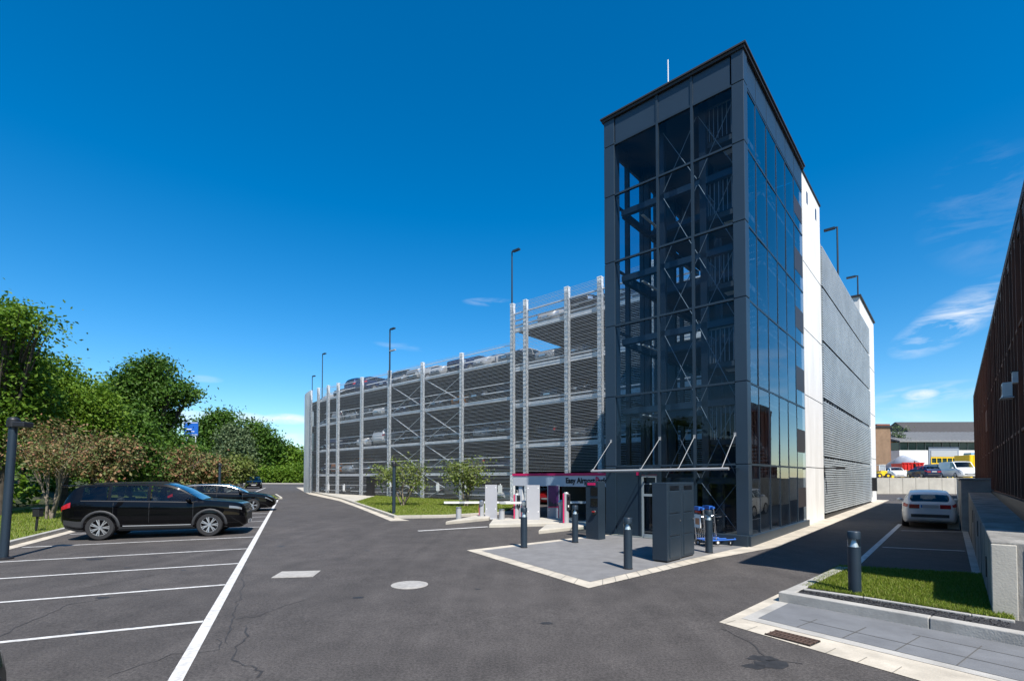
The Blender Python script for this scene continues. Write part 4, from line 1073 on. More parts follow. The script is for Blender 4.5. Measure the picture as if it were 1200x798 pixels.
mb = MB(); M5 = ev(699.5); mb.tube((-.012, M5, zt-.11), (-.02, M5, zt-.11), .03, n=10); mb.build('logo_dot', magenta, o)

def board(x0, x1, ybase, ytop, name, label, cat, mat):
    p = gp((x0+x1)/2, ybase); Y = p.y; w = (x1-x0)/585*Y; h = (ybase-ytop)/585*Y
    o = thing(name, label, cat, p, ROT-R(48))
    mb = MB(); mb.box(-w/2, w/2, -.05, .05, .02, h); mb.build('panel', mat, o, bevel=.006)
    mb = MB(); mb.box(-w/2-.015, w/2+.015, -.065, .065, 0, .03); mb.build('base_plate', galv_beam, o)
    mb = MB()
    for sx_ in (-1, 1):
        for z in (.3*h, .92*h): mb.tube((sx_*w*.38, -.056, z), (sx_*w*.38, -.048, z), .025, n=8)
    mb.build('fixing', white_plastic, o)
    return o, w, h
board(568.5, 582.5, 608, 568, 'height_panel', 'plain light grey panel beside the white board and entrance lane', 'panel', panel_grey)
board(617, 632.5, 612.5, 568.5, 'height_panel', 'plain light grey panel standing directly before the portal opening', 'panel', panel_grey)
o, w, h = board(641.5, 655.5, 610, 568.5, 'poster_panel', 'grey panel with a purple poster under the portal', 'poster panel', panel_grey)
mb = MB(); mb.box(-w/2+.03, w/2-.03, -.062, -.05, h*.40, h*.985); po = mb.build('poster', poster_purple, o)
mb = MB(); mb.box(-w/2+.03, w/2-.03, -.066, -.05, h*.375, h*.40); mb.build('edge_strip', magenta, po)
mb = MB(); rn = random.Random(5); x = -w/2+.03
while x < w/2-.05:
    d_ = rn.uniform(.02, .05); mb.box(x, min(x+d_, w/2-.03), -.064, -.06, h*.402, h*(.46+rn.random()*.1)); x += d_
mb.build('city_print', poster_city, po)

def island(pts, label, h=.12):
    mb = MB(); w = P(*pts); mb.prism([(p.x, p.y) for p in w], gzp(-.03), gzp(h)); o = mb.build('traffic_island', concrete_pale, None, bevel=.03); return struct(o)
island([(573, 618), (668, 615.5), (676, 610), (600, 609.5), (578, 611)], '')
island([(631, 625.5), (690, 619), (694, 612.5), (640, 618)], '')
island([(522, 614.5), (573, 609.5), (576, 605.5), (560, 606.5)], '')

def barrier(x, ybase, ytop, label, arms, ang):
    p = gp(x, ybase); Y = p.y; s = Y/585; h = (ybase-ytop)*s
    o = thing('parking_barrier', label, 'barrier', p, 0)
    mb = MB(); mb.tube((0, 0, 0), (0, 0, h*.82), .105, n=14); mb.box(-.13, .13, -.1, .1, 0, .06); mb.build('cabinet', silver_paint, o, smooth=True)
    mb = MB(); mb.ball((0, 0, h*.86), .12, 14); mb.tube((0, -.16, h*.86), (0, .16, h*.86), .08, n=12); mb.build('drive_head', stainless, o, smooth=True)
    mb = MB(); mb.box(-.115, -.10, -.06, .06, h*.2, h*.75); mb.build('edge_strip', magenta, o)
    for L in arms:
        d = Vector((math.cos(ang), math.sin(ang), 0))*(1 if L > 0 else -1); L = abs(L)
        mb = MB(); mb.bar(d*.1+Vector((0, -.02, h*.88)), d*L+Vector((0, -.02, h*.88)), .035, .085); a = mb.build('arm', white_paint, o, bevel=.006)
        mb = MB(); k = 0
        for j in range(int(L/.9)):
            q = d*(.7+j*.9)+Vector((0, -.02, h*.88))
            mb.bar(q, q+d*.22, .038, .088)
        mb.build('reflector_band', silver_paint, a)
barrier(564.5, 608, 586, 'barrier with long white arms beside the plain panel at the lawn end', [-1.55, 1.2], R(4))
barrier(614, 611.5, 586, 'barrier with round head just behind the outer forecourt bollard', [-.9], R(4))
barrier(657.5, 612, 585.5, 'barrier whose arm reaches toward the dark pay pillar', [1.35], R(4))
def ticket(x, ybase, ytop, label):
    p = gp(x, ybase, .1); Y = p.y; s = Y/585; h = (ybase-ytop)*s
    o = thing('ticket_pillar', label, 'ticket machine', p, R(4))
    mb = MB(); mb.tube((0, 0, 0), (0, 0, h), .10, n=18); mb.build('column', silver_paint, o, smooth=True)
    mb = MB(); mb.box(-.125, -.08, -.08, .04, .02, h); mb.build('edge_strip', magenta, o, bevel=.01)
    mb = MB(); mb.box(.0, .13, -.13, .02, h*.45, h*.98); mb.build('reader', black_plastic, o, bevel=.012)
    mb = MB(); mb.box(.03, .10, -.136, -.12, h*.78, h*.9); mb.build('screen', screen_mat, o)
    mb = MB(); mb.box(.04, .08, -.136, -.125, h*.55, h*.62); mb.build('slot', white_plastic, o)
    mb = MB(); mb.lathe([(0, h+.05), (.07, h+.045), (.09, h)], n=16); mb.build('cap', silver_paint, o, smooth=True)
ticket(605.5, 611, 582.5, 'silver ticket pillar with magenta edge next to the short steel post')
ticket(663.5, 616.5, 581.5, 'silver ticket pillar with magenta edge on the island nearest the forecourt')
def post(x, yb, yt, label):
    p = gp(x, yb); h = (yb-yt)*p.y/585
    o = thing('steel_post', label, 'post', p)
    mb = MB(); mb.tube((0, 0, 0), (0, 0, h), .11, n=18); mb.build('shaft', silver_paint, o, smooth=True)
    mb = MB(); mb.lathe([(0, h+.02), (.1, h+.015), (.115, h), (.115, h-.04)], n=18); mb.build('cap', stainless, o, smooth=True)
post(588, 612, 597, 'short thick steel post on the island before the ticket pillar')
post(537.5, 610, 594.5, 'short thick steel post at the tip of the lawn island')

# luggage trolleys
def trolley(x, y, rz, label):
    p = gp(x, y); p.z += .012
    o = thing('luggage_trolley', label, 'luggage trolley', p, rz)
    mb = MB(); mb.box(-.05, .30, -.22, .22, .15, .17)
    mb.build('platform', blue_paint, o, bevel=.008)
    mb = MB()
    for sy in (-.27, .27): mb.tube((-.05, sy, .16), (.78, sy*.75, .18), .018, n=8); mb.tube((.78, sy*.75, .18), (.86, 0, .2), .018, n=8)
    mb.build('bumper', blue_paint, o, smooth=True)
    mb = MB()
    for sy in (-.25, .25):
        mb.tube((-.05, sy, .14), (-.13, sy, .98), .014, n=8); mb.tube((-.02, sy, .16), (-.08, sy, .16), .014, n=8)
    for z in (.3, .45, .6, .75): mb.tube((-.07-z*.06, -.25, z), (-.07-z*.06, .25, z), .008, n=6)
    for k in range(5): mb.tube((-.06, -.2+k*.1, .16), (-.12, -.2+k*.1, .78), .006, n=6)
    mb.tube((-.1, -.24, .72), (.12, -.2, .74), .008, n=6); mb.tube((-.1, .24, .72), (.12, .2, .74), .008, n=6); mb.tube((.12, -.2, .74), (.12, .2, .74), .008, n=6)
    mb.build('frame', chrome, o, smooth=True)
    mb = MB(); mb.tube((-.13, -.27, .98), (-.13, .27, .98), .03, n=10); mb.box(-.19, -.09, -.14, .14, .93, 1.02); mb.build('handle', blue_paint, o, smooth=True)
    mb = MB(); mb.box(-.155, -.135, -.15, .15, .48, .82); ad = mb.build('advert_board', white_plastic, o)
    mb = MB(); mb.box(-.158, -.154, -.1, .1, .56, .72); mb.build('advert_print', M('orange_print', (.55, .22, .10), .5) if 'orange_print' not in bpy.data.materials else bpy.data.materials['orange_print'], ad)
    mb = MB(); mb.box(-.16, -.13, -.12, .12, .86, .91); mb.build('red_label', red_paint, o)
    for (wx, wy) in ((-.02, -.24), (-.02, .24), (.78, 0)):
        mb = MB(); mb.tube((wx, wy-.02, .065), (wx, wy+.02, .065), .065, n=16); w = mb.build('wheel', tyre, o, smooth=True)
        mb = MB(); mb.tube((wx, wy-.023, .065), (wx, wy+.023, .065), .035, n=12); mb.bar((wx, wy, .065), (wx, wy, .15), .02); mb.build('hub', white_plastic, w)
trolley(824, 640, R(8), 'silver luggage trolley with blue base nearest the dark cabinet')
trolley(836, 637.5, R(8), 'silver luggage trolley with blue base pushed in behind the other trolley')

# small lamp posts, outlet post
def small_lamp(x, yb, yt, label, w=.05):
    p = gp(x, yb); p.z += .05; h = (yb-yt)*p.y/585
    o = thing('path_lamp', label, 'street lamp', p)
    mb = MB(); mb.tube((0, 0, 0), (0, 0, h), w, n=14); mb.build('pole', anthracite, o, smooth=True)
    mb = MB(); mb.tube((0, 0, h-.06), (0, 0, h+.05), w*1.5, n=14); mb.ball((0, 0, h+.05), w*1.4, 12); mb.bar((0, 0, h), (.28, 0, h-.03), .07, .06); mb.build('lamp_head', black_plastic, o, smooth=True)
    return o
small_lamp(461.5, 604.5, 546, 'short dark lamp post on the lawn island before the mesh', .075)
small_lamp(257, 584, 546, 'short dark lamp post on the grass behind the black estate car', .09)
p = gp(4, 655); ptop = at(16, 494, p.y)
o = thing('floodlight_post', 'thick leaning dark post with floodlight head beside the concrete kerb block', 'street lamp', (p.x, p.y, p.z))
d = ptop-p
mb = MB(); mb.tube((0, 0, 0), d, .082, .078, n=18); mb.build('pole', anthracite, o, smooth=True)
mb = MB(); mb.tube(d+Vector((0, 0, -.12)), d+Vector((0, 0, .02)), .12, n=18); mb.ball(d+Vector((0, 0, .03)), .11, 14, (1, 1, .7)); mb.build('collar', black_plastic, o, smooth=True)
mb = MB(); mb.box(d.x+.08, d.x+.34, -.12, .12, d.z-.13, d.z-.01); mb.bar(d, d+Vector((.3, 0, -.05)), .05); mb.build('lamp_head', black_plastic, o, bevel=.02)
mb = MB(); mb.lathe([(.17, 0), (.17, .03), (.11, .05)], n=18); mb.build('base_ring', black_trim, o)
p = gp(41.5, 626); o = thing('outlet_post', 'small dark outlet box on a thin post in the verge grass', 'outlet post', p)
mb = MB(); mb.tube((0, 0, 0), (.06, 0, .62), .035, n=10); mb.build('post', black_trim, o)
mb = MB(); mb.box(-.04, .17, -.08, .08, .55, .80); mb.build('box', black_plastic, o, bevel=.01)
mb = MB(); mb.box(-.06, .19, -.1, .1, .802, .83); mb.build('lid', anthracite, o)

# ------------------------------------------------------------------ retaining walls, brown building
def ub(name, label, cat, pu, pv, z=0): return thing(name, label, cat, W(pu, pv, z), ROT)
o = ub('retaining_wall', 'long weathered concrete retaining wall with a grooved end beside the lawn bed', 'wall', 0, -4.38)
mb = MB()
mb.prism([(-4.78, -1.05), (-4.78, -.20), (-4.66, -.20), (-4.66, -.16), (-4.78, -.16), (-4.78, 0), (8.0, 0), (8.0, -1.05)][:0] or [(-4.80, 0), (8.0, 0), (8.0, -.9), (-4.80, -.9)], -.1, lambda x, y: 1.08+.0286*(x+4.8))
wo = mb.build('wall', M('weathered_concrete', (.30, .29, .265), .9, c2=(.115, .11, .10), scale=2.2, bump=.5, bscale=22, stretch=(1, 1, .4)), o, bevel=.015)
mb = MB(); mb.box(-4.83, -4.795, -.24, -.0, -.02, 1.05); mb.box(-4.83, -4.795, -.88, -.34, -.02, 1.05); mb.build('end_pilaster', concrete_pale, o, bevel=.01)
mb = MB()
for u in (-1.6, 1.8, 5.0): mb.box(u-.012, u+.012, -.02, .004, 0, 1.1)
mb.build('joint', black_trim, o)
mb = MB()
for u, z in ((-3.6, .45), (-.2, .75), (3.2, .8)): mb.box(u-.04, u+.04, -.01, .012, z, z+.3)
mb.build('drain_slot', black_trim, o)
o = ub('retaining_wall', 'higher step of the concrete retaining wall beyond the parked white car', 'wall', 8.0, -4.2)
mb = MB(); mb.box(.01, 34, -1.0, 0, -.1, 1.83); mb.build('wall', concrete, o, bevel=.015)
mb = MB(); mb.box(-.03, 34.05, -1.02, .04, 1.833, 1.9); mb.build('coping', concrete, o)
o = thing('concrete_block', 'small pale concrete block at the wall foot by the white car', 'block', W(9.3, -4.0, .1), ROT)
mb = MB(); mb.box(-.4, .4, -.16, .16, 0, .55); mb.build('block', concrete_pale, o, bevel=.02)
BV = -4.97; HB = 6.4; ub0, ub1 = -4.78, 23.5
br = ub('brown_building', 'long building clad in rusty brown vertical ribs above the retaining wall', 'building', 0, BV)
def raked(z): return -3.55+(ub0+3.55)*(z-1.)/(HB-1.)      # out-of-frame near gable, leaned outwards only to shape its cast shadow
mb = MB(); vs = []
for y in (0, -14): vs += [(raked(1.), y, 1.), (ub1, y, 1.), (ub1, y, HB-.15), (raked(HB-.15), y, HB-.15)]
mb.add(vs, [(0, 1, 2, 3), (7, 6, 5, 4), (0, 4, 5, 1), (1, 5, 6, 2), (2, 6, 7, 3), (3, 7, 4, 0)]); mb.build('wall', corten, br)
mb = MB(); rn = random.Random(2)
u = ub0+.2; k = 0
while u < ub1:
    if u > -3.4: mb.box(u-.035, u+.035, .001, .07, 1.55, HB-.2)
    u += .62 if k % 3 else .9; k += 1
mb.build('fins', corten_fin, br)
mb = MB(); mb.box(ub0-.05, ub1+.05, -14.1, .06, HB-.148, HB); mb.box(ub0+.05, ub1+.03, -.2, .04, HB-.35, HB-.152); mb.build('roof_edge', roof_dark, br)
mb = MB(); mb.box(-3.5, ub1, .001, .06, 1.0, 1.5); mb.build('plinth', black_trim, br)
mb = MB()
for z in (2.7, 4.5): mb.box(-3.5, ub1, .001, .05, z, z+.05)
mb.build('ledge', corten_fin, br)
for u in (9.5, 10.4):
    mb = MB(); mb.box(u-.3, u+.3, .0, .06, 3.5, 4.2); mb.build('shutter', M('brown_shutter', (.10, .035, .02), .7) if 'brown_shutter' not in bpy.data.materials else bpy.data.materials['brown_shutter'], br)
q = on_v(1168, 454, BV+.3); uu = loc(q)[0]
o = thing('air_conditioner', 'white air conditioner unit hung on the rusty brown wall', 'air conditioner', W(uu, BV+.09, q.z-.2), ROT)
o.scale = (.42,)*3
mb = MB(); mb.box(-.35, .35, .02, .34, 0, .62); mb.build('casing', white_paint, o, bevel=.015)
mb = MB(); mb.lathe([(.0, .345), (.22, .345), (.24, .338)], c=(0, 0, .31), n=24, axis='y'); mb.build('fan_grille', clad_mat, o)
mb = MB(); mb.box(-.4, .4, -.02, .4, -.06, -.02); mb.build('bracket', galv_beam, o)
q = on_v(1172.5, 437, BV+.3); uu = loc(q)[0]
o = thing('junction_box', 'small grey box fixed above the air conditioner', 'box', W(uu, BV+.09, q.z-.2), ROT)
o.scale = (.45,)*3
mb = MB(); mb.box(-.16, .16, .0, .16, 0, .42); mb.build('casing', galv_beam, o, bevel=.01)
mb = MB(); mb.box(-.19, .19, -.01, .19, .423, .45); mb.build('lid', clad_mat, o)

# end wall of the side street
xa, xb = at(1012, 570, YW).x, at(1150, 570, YW).x
o = thing('end_wall', 'pale precast concrete wall closing off the end of the side street', 'wall', ((xa+xb)/2, YW, gz(YW)))
mb = MB(); n = 9; w = (xb-xa)/n
for k in range(n): mb.box(xa-(xa+xb)/2+k*w+.012, xa-(xa+xb)/2+(k+1)*w-.012, 0, .24, -.1, 1.43)
mb.build('wall', concrete_pale, o, bevel=.01)
mb = MB(); mb.box(-(xb-xa)/2, (xb-xa)/2, -.0, .26, 1.434, 1.47); mb.build('coping', concrete_pale, o)
mb = MB(); mb.box(-(xb-xa)/2, (xb-xa)/2, .05, .2, -.1, 1.4); mb.build('joint', joint_dark, o)

# ------------------------------------------------------------------ upper yard
ZY = 1.845
def yd(x, Y): p = at(x, 560, Y); return Vector((p.x, Y, ZY))
def px(Y): return Y/585.
def yrect(x0, x1, y0, y1, Y):           # returns x0,x1,z0,z1 in metres at depth Y
    a = at(x0, y0, Y); b = at(x1, y1, Y); return a.x, b.x, b.z, a.z
Y = 88.
x0, x1, z0, z1 = yrect(1054, 1240, 527.5, 560, Y); o = thing('warehouse', 'long white warehouse with dark green window band and grey roof behind the yard', 'warehouse', ((x0+x1)/2, Y, ZY)); c = (x0+x1)/2
off = (c, Y, ZY)
mb = MB(off); mb.box(x0, x1, Y, Y+16, ZY, z1); mb.build('wall', M('white_render', (.66, .66, .64), .8, var=.07, scale=.5), o)
bz0 = at(1100, 527.2, Y).z; bz1 = at(1100, 518.2, Y).z
mb = MB(off); mb.box(x0, x1, Y+.1, Y+16, bz0, bz1); mb.build('window_band', dark_green_glass, o)
gg = M('grey_green_frame', (.14, .16, .15), .6)
for xx in [x0+.05+i*1.5 for i in range(int((x1-x0)/1.5))]: mb = MB(off); mb.box(xx, xx+.09, Y+.0, Y+.11, bz0, bz1); mb.build('window_bar', gg, o)
mb = MB(off); rz1 = at(1100, 513, Y).z
mb.add([(x0-.6, Y-.9, bz1), (x1, Y-.9, bz1), (x1, Y+8, bz1+2.3), (x0-.6, Y+8, bz1+2.3), (x0-.6, Y-.9, bz1+.25), (x1, Y-.9, bz1+.25), (x1, Y+8, bz1+2.55), (x0-.6, Y+8, bz1+2.55)], [(0, 3, 2, 1), (4, 5, 6, 7), (0, 1, 5, 4), (1, 2, 6, 5), (2, 3, 7, 6), (3, 0, 4, 7)])
ro = mb.build('roof', roof_grey, o)
mb = MB(off)
for i in range(int((x1-x0)/.8)):
    xx = x0+i*.8; mb.bar((xx, Y-.9, bz1+.27), (xx, Y+8, bz1+2.57), .16, .08)
mb.build('roof_ridge', roof_grey, ro)
a = at(1090, 527, Y); b = at(1121, 545, Y)
mb = MB(off); mb.box(a.x-.35, b.x+.35, Y-.12, Y, ZY, a.z+.5); do = mb.build('gate', M('gate_grey', (.20, .23, .27), .6), o)
mb = MB(off); mb.box(a.x, b.x, Y-.2, Y-.122, at(0, 535, Y).z, a.z-.15); mb.build('gate_leaf', silver_paint, do)
mb = MB(off)
for k in range(4):
    z = ZY+.4+k*1.05; mb.box(a.x, b.x, Y-.22, Y-.125, z, z+.2)
for k in range(6): xx = a.x+(b.x-a.x)*k/5; mb.box(xx-.06, xx+.06, Y-.24, Y-.222, ZY, ZY+3.6)
mb.build('yellow_frame', yellow_paint, do)
mb = MB(off); mb.box(a.x, b.x, Y-.121, Y-.10, ZY, ZY+3.7); mb.build('gate_glass', dark_green_glass, do)
# dark roof behind
Y2 = 104.; a = at(1080, 494, Y2); b = at(1240, 513, Y2)
o = thing('hall_with_dark_roof', 'taller hall whose dark tiled roof rises behind the warehouse', 'hall', ((a.x+b.x)/2, Y2, ZY)); off = ((a.x+b.x)/2, Y2, ZY)
mb = MB(off); mb.box(a.x, b.x, Y2+.5, Y2+14, ZY, b.z-.2); mb.build('wall', brick_brown, o)
za = at(1100, 494, Y2+7).z
mb = MB(off); mb.add([(a.x-.8, Y2-.4, b.z-.2), (b.x, Y2-.4, b.z-.2), (b.x, Y2+7, za), (a.x-.2, Y2+7, za-.1), (b.x, Y2+15, b.z-.2), (a.x-.8, Y2+15, b.z-.2)], [(0, 1, 2, 3), (3, 2, 4, 5), (0, 3, 5), (1, 4, 2)])
mb.build('roof', roof_tile, o)
mb = MB(off); q = at(1076, 512, Y2); mb.tube((q.x+1.2, Y2+1, b.z-1), (q.x+1.2, Y2+1, b.z+1.3), .3, n=12); mb.build('flue', galv_beam, o)
# brick house
Y3 = 80.; a = at(1019, 498.5, Y3); b = at(1044, 548, Y3)
o = thing('brick_house', 'brown brick house with blank side wall next to the car park flank', 'house', ((a.x+b.x)/2, Y3, ZY)); off = ((a.x+b.x)/2, Y3, ZY)
mb = MB(off); mb.prism([(a.x-3, Y3), (b.x, Y3), (b.x+2.4, Y3+11), (a.x-3, Y3+11)], ZY-.1, a.z-.3); mb.build('wall', brick_brown, o)
mb = MB(off); mb.prism([(b.x+.012, Y3+.05), (b.x+.1, Y3+.05), (b.x+2.48, Y3+11), (b.x+2.38, Y3+11)], ZY-.1, a.z-1.0); fw = mb.build('front_wall', brick_red, o)
mb = MB(off); mb.prism([(a.x-3.2, Y3-.2), (b.x+.2, Y3-.2), (b.x+3.1, Y3+11.2), (a.x-3.2, Y3+11.2)], a.z-.296, a.z-.02); mb.build('roof', roof_dark, o)
for k in range(3):
    for zz in (2.2, 5.0):
        mb = MB(off); t = .15+k*.28; p0 = Vector((b.x+.1+2.38*t, Y3+11*t, 0)); p1 = Vector((b.x+.1+2.38*(t+.13), Y3+11*(t+.13), 0))
        mb.add([(p0.x+.03, p0.y, ZY+zz), (p1.x+.03, p1.y, ZY+zz), (p1.x+.03, p1.y, ZY+zz+1.5), (p0.x+.03, p0.y, ZY+zz+1.5), (p0.x-.05, p0.y, ZY+zz), (p1.x-.05, p1.y, ZY+zz), (p1.x-.05, p1.y, ZY+zz+1.5), (p0.x-.05, p0.y, ZY+zz+1.5)], [(0, 1, 2, 3), (7, 6, 5, 4), (0, 4, 5, 1), (1, 5, 6, 2), (2, 6, 7, 3), (3, 7, 4, 0)])
        mb.build('window', white_paint if k == 0 else screen_mat, o)
mb = MB(off); q = at(1034, 500, Y3); mb.box(q.x-.2, q.x+2.0, Y3+1, Y3+2.2, a.z-.3, a.z+.35); mb.build('chimney', brick_red, o)
# gray tarpaulin tent
Y4 = 76.; a = at(1047, 533, Y4); b = at(1070, 556, Y4); cxx = (a.x+b.x)/2; w = (b.x-a.x)/2; h = a.z-ZY
o = thing('tarpaulin_tent', 'rounded grey tarpaulin shelter behind the red container', 'tent', (cxx, Y4, ZY))
mb = MB(); rows = []
for i in range(9):
    y = -2.2+i*.55; k = 1-.25*abs(i-4)/4
    rows.append([(w*math.cos(math.pi*j/14)*(.9+.1*k), y, max(0, h*k*(math.sin(math.pi*j/14)**.75))) for j in range(15)])
mb.grid(rows); mb.add(rows[0], [list(range(15))]); mb.build('cover', tarp_grey, o, smooth=True)
mb = MB(); mb.bar((-.1, -2.25, .1), (-.05, -2.2, h*.72), .12); mb.build('rope', black_trim, o)
# red skip
Y5 = 72.; a = at(1050.5, 543, Y5); b = at(1076, 556, Y5); w = (b.x-a.x)/2; h = a.z-ZY
o = thing('skip_container', 'open red metal skip container behind the parked white car in the yard', 'skip', ((a.x+b.x)/2, Y5, ZY))
mb = MB(); mb.add([(-w*.8, -1, .15), (w*.9, -1, .15), (w, -1.05, h), (-w, -1.05, h), (-w*.8, 1, .15), (w*.9, 1, .15), (w, 1.05, h), (-w, 1.05, h)], [(0, 1, 2, 3), (5, 4, 7, 6), (1, 5, 6, 2), (4, 0, 3, 7), (0, 4, 5, 1)]); mb.build('body', red_paint, o)
mb = MB()
for k in range(6): xx = -w*.8+k*w*.33; mb.box(xx-.06, xx+.06, -1.14, -1.02, .2, h)
mb.box(-w-.05, w+.05, -1.15, -1.0, h, h+.12); mb.build('rib', red_paint, o)
mb = MB(); mb.bar((w*.1, -1.16, h-.1), (w*.35, -1.16, .3), .16); mb.build('tarp_strap', black_trim, o)
# yellow container with blue tarp
Y6 = 70.; a = at(1127, 533.5, Y6); b = at(1160, 553, Y6); w = (b.x-a.x)/2; h = a.z-ZY
o = thing('yellow_container', 'big yellow container beside the brown building edge', 'container', ((a.x+b.x)/2, Y6, ZY))
mb = MB(); mb.box(-w, w, -1.2, 1.2, .1, h); mb.build('body', yellow_paint, o, bevel=.03)
mb = MB()
for k in range(9): xx = -w+.1+k*.45; mb.box(xx-.03, xx+.03, -1.24, -1.2, .2, h-.1)
mb.build('rib', yellow_paint, o)
mb = MB(); mb.box(-w, -w+.12, -1.22, 1.2, 0, .1); mb.box(w-.12, w, -1.22, 1.2, 0, .1); mb.build('skid', black_trim, o)
o = thing('blue_crate', 'pale blue crate lying on top of the yellow container', 'crate', ((a.x+b.x)/2-.1, Y6, ZY+h))
mb = MB(); mb.box(-w*.55, w*.6, -.6, .6, 0, .35); mb.build('tray', M('pale_blue_plastic', (.16, .32, .55), .5), o, bevel=.03)
mb = MB(); mb.bar((w*.1, 0, .35), (w*.5, 0, .75), .08); mb.bar((w*.5, 0, .75), (w*.62, 0, .35), .05); mb.build('handle', M('pale_grey_tube', (.4, .42, .45), .5), o)
# vehicles of the yard
make_car('yard_car', 'small white car at the wall edge before the red skip container', 'hatch', car_paint('white_yard_paint', (.66, .66, .65), 0.), yd(1049.5, 66), R(-112))
make_car('yard_car', 'dark blue hatchback seen from behind between white car and van', 'hatch', car_paint('dark_blue_yard_paint', (.012, .022, .06), .2), yd(1081.5, 58.5), R(80))
make_car('parked_van', 'white van with black bumper facing the wall edge in the yard', 'van', car_paint('white_van_paint', (.66, .66, .65), 0.), yd(1123, 57), R(-108))
make_car('yard_car', 'yellow car mostly hidden behind the parked white yard car', 'hatch', car_paint('yellow_yard_paint', (.72, .5, .02), 0.), yd(1062, 70), R(-30), scale=.8)
make_car('yard_van', 'grey van standing close behind the white van', 'van', car_paint('grey_van_paint', (.25, .26, .27), 0.), yd(1105, 66), R(-100))
o = thing('wheel_loader', 'small yellow wheel loader partly hidden by the car park flank', 'wheel loader', yd(1031.5, 62)); o.scale = (.75,)*3
mb = MB(); mb.box(-.9, .7, -.7, .7, .45, 1.0); mb.box(-.3, .75, -.65, .65, 1.0, 1.25); mb.build('body', yellow_paint, o, bevel=.05)
for wx in (-.7, .7):
    mb = MB(); mb.tube((wx, -.85, .45), (wx, -.5, .45), .45, n=18); w_ = mb.build('wheel', tyre, o, smooth=True)
    mb = MB(); mb.tube((wx, -.87, .45), (wx, -.84, .45), .2, n=12); mb.build('rim', yellow_paint, w_)
mb = MB()
for sx_ in (-.5, .5):
    for sy_ in (-.5, .5): mb.bar((sx_, sy_, 1.25), (sx_*.9, sy_*.9, 2.2), .08)
mb.box(-.55, .55, -.55, .55, 2.2, 2.28); mb.build('cab', galv_beam, o)
mb = MB(); mb.add([(-.45, -.47, 1.3), (.45, -.47, 1.3), (.43, -.45, 2.18), (-.43, -.45, 2.18)], [(0, 1, 2, 3)]); mb.build('cab_window', M('pale_cab_glass', (.3, .33, .36), .1), o)
mb = MB(); mb.bar((.7, 0, .7), (1.4, 0, .3), .2); mb.box(1.3, 1.7, -.8, .8, .05, .5); mb.build('bucket', yellow_paint, o)
o = thing('pallet_stack', 'khaki sheeted stack of goods between the dark blue hatchback and the van', 'pallet stack', yd(1096, 64))
mb = MB(); mb.box(-.5, .6, -.5, .5, .14, 1.35); mb.build('goods', M('khaki_sheet', (.17, .16, .10), .8, var=.3, scale=3), o, bevel=.08)
mb = MB()
for k in range(3): mb.box(-.55, .65, -.5+k*.45, -.4+k*.45, 0, .14)
mb.build('pallet', bark, o)
mb = MB(); mb.bar((-.1, -.53, .2), (.2, -.53, 1.2), .12); mb.build('strap', black_trim, o)
# blue road sign and palisade on the bank
Ys = 62.; a = at(216, 494.5, Ys); b = at(232, 510, Ys); gzz = bank_h((a.x+b.x)/2, Ys)
o = thing('road_sign', 'blue motorway direction sign rising from the trees on the bank', 'road sign', ((a.x+b.x)/2, Ys, gzz))
w = (b.x-a.x)/2; mb = MB(); mb.box(-w, w, -.04, .04, b.z-gzz, a.z-gzz); bo = mb.build('sign_board', blue_sign, o)
mb = MB(); t_ = .06; zz0, zz1 = b.z-gzz, a.z-gzz
mb.box(-w+.05, w-.05, -.05, -.041, zz1-.12, zz1-.06); mb.box(-w+.05, w-.05, -.05, -.041, zz0+.06, zz0+.12)
mb.box(-w*.7, w*.5, -.05, -.041, zz0+.42, zz0+.52); mb.box(-w*.7, w*.1, -.05, -.041, zz0+.72, zz0+.82); mb.build('sign_marking', white_plastic, bo)
for sx_ in (-.6, .6):
    mb = MB(); mb.tube((w*sx_, .1, -1.), (w*sx_, .1, a.z-gzz), .06, n=8); mb.build('post', galv_beam, o)
a = at(150, 520, 50.); b = at(226, 520, 58.)
o = thing('palisade_fence', 'dark palisade fence of upright bars along the crest of the bank', 'fence', (a.x, a.y, 0))
n = 34; ra = MB(); pa = MB()
for k in range(n):
    t = k/(n-1); p = a.lerp(b, t); zt = at(150+76*t, 512+20*t-4*math.sin(k*.0), p.y).z; z0 = bank_h(p.x, p.y)-.3
    pa.box(p.x-a.x-.11, p.x-a.x+.11, p.y-a.y-.03, p.y-a.y+.03, z0, zt)
pa.build('fence_bars', roof_dark, o)
for k in range(n-1):
    t = k/(n-1); p = a.lerp(b, t); q = a.lerp(b, t+1/(n-1)); zt = at(150+76*t, 512+20*t, p.y).z
    ra.bar((p.x-a.x, p.y-a.y+.06, zt-.6), (q.x-a.x, q.y-a.y+.06, zt-.65), .08)
ra.build('rail', roof_dark, o)
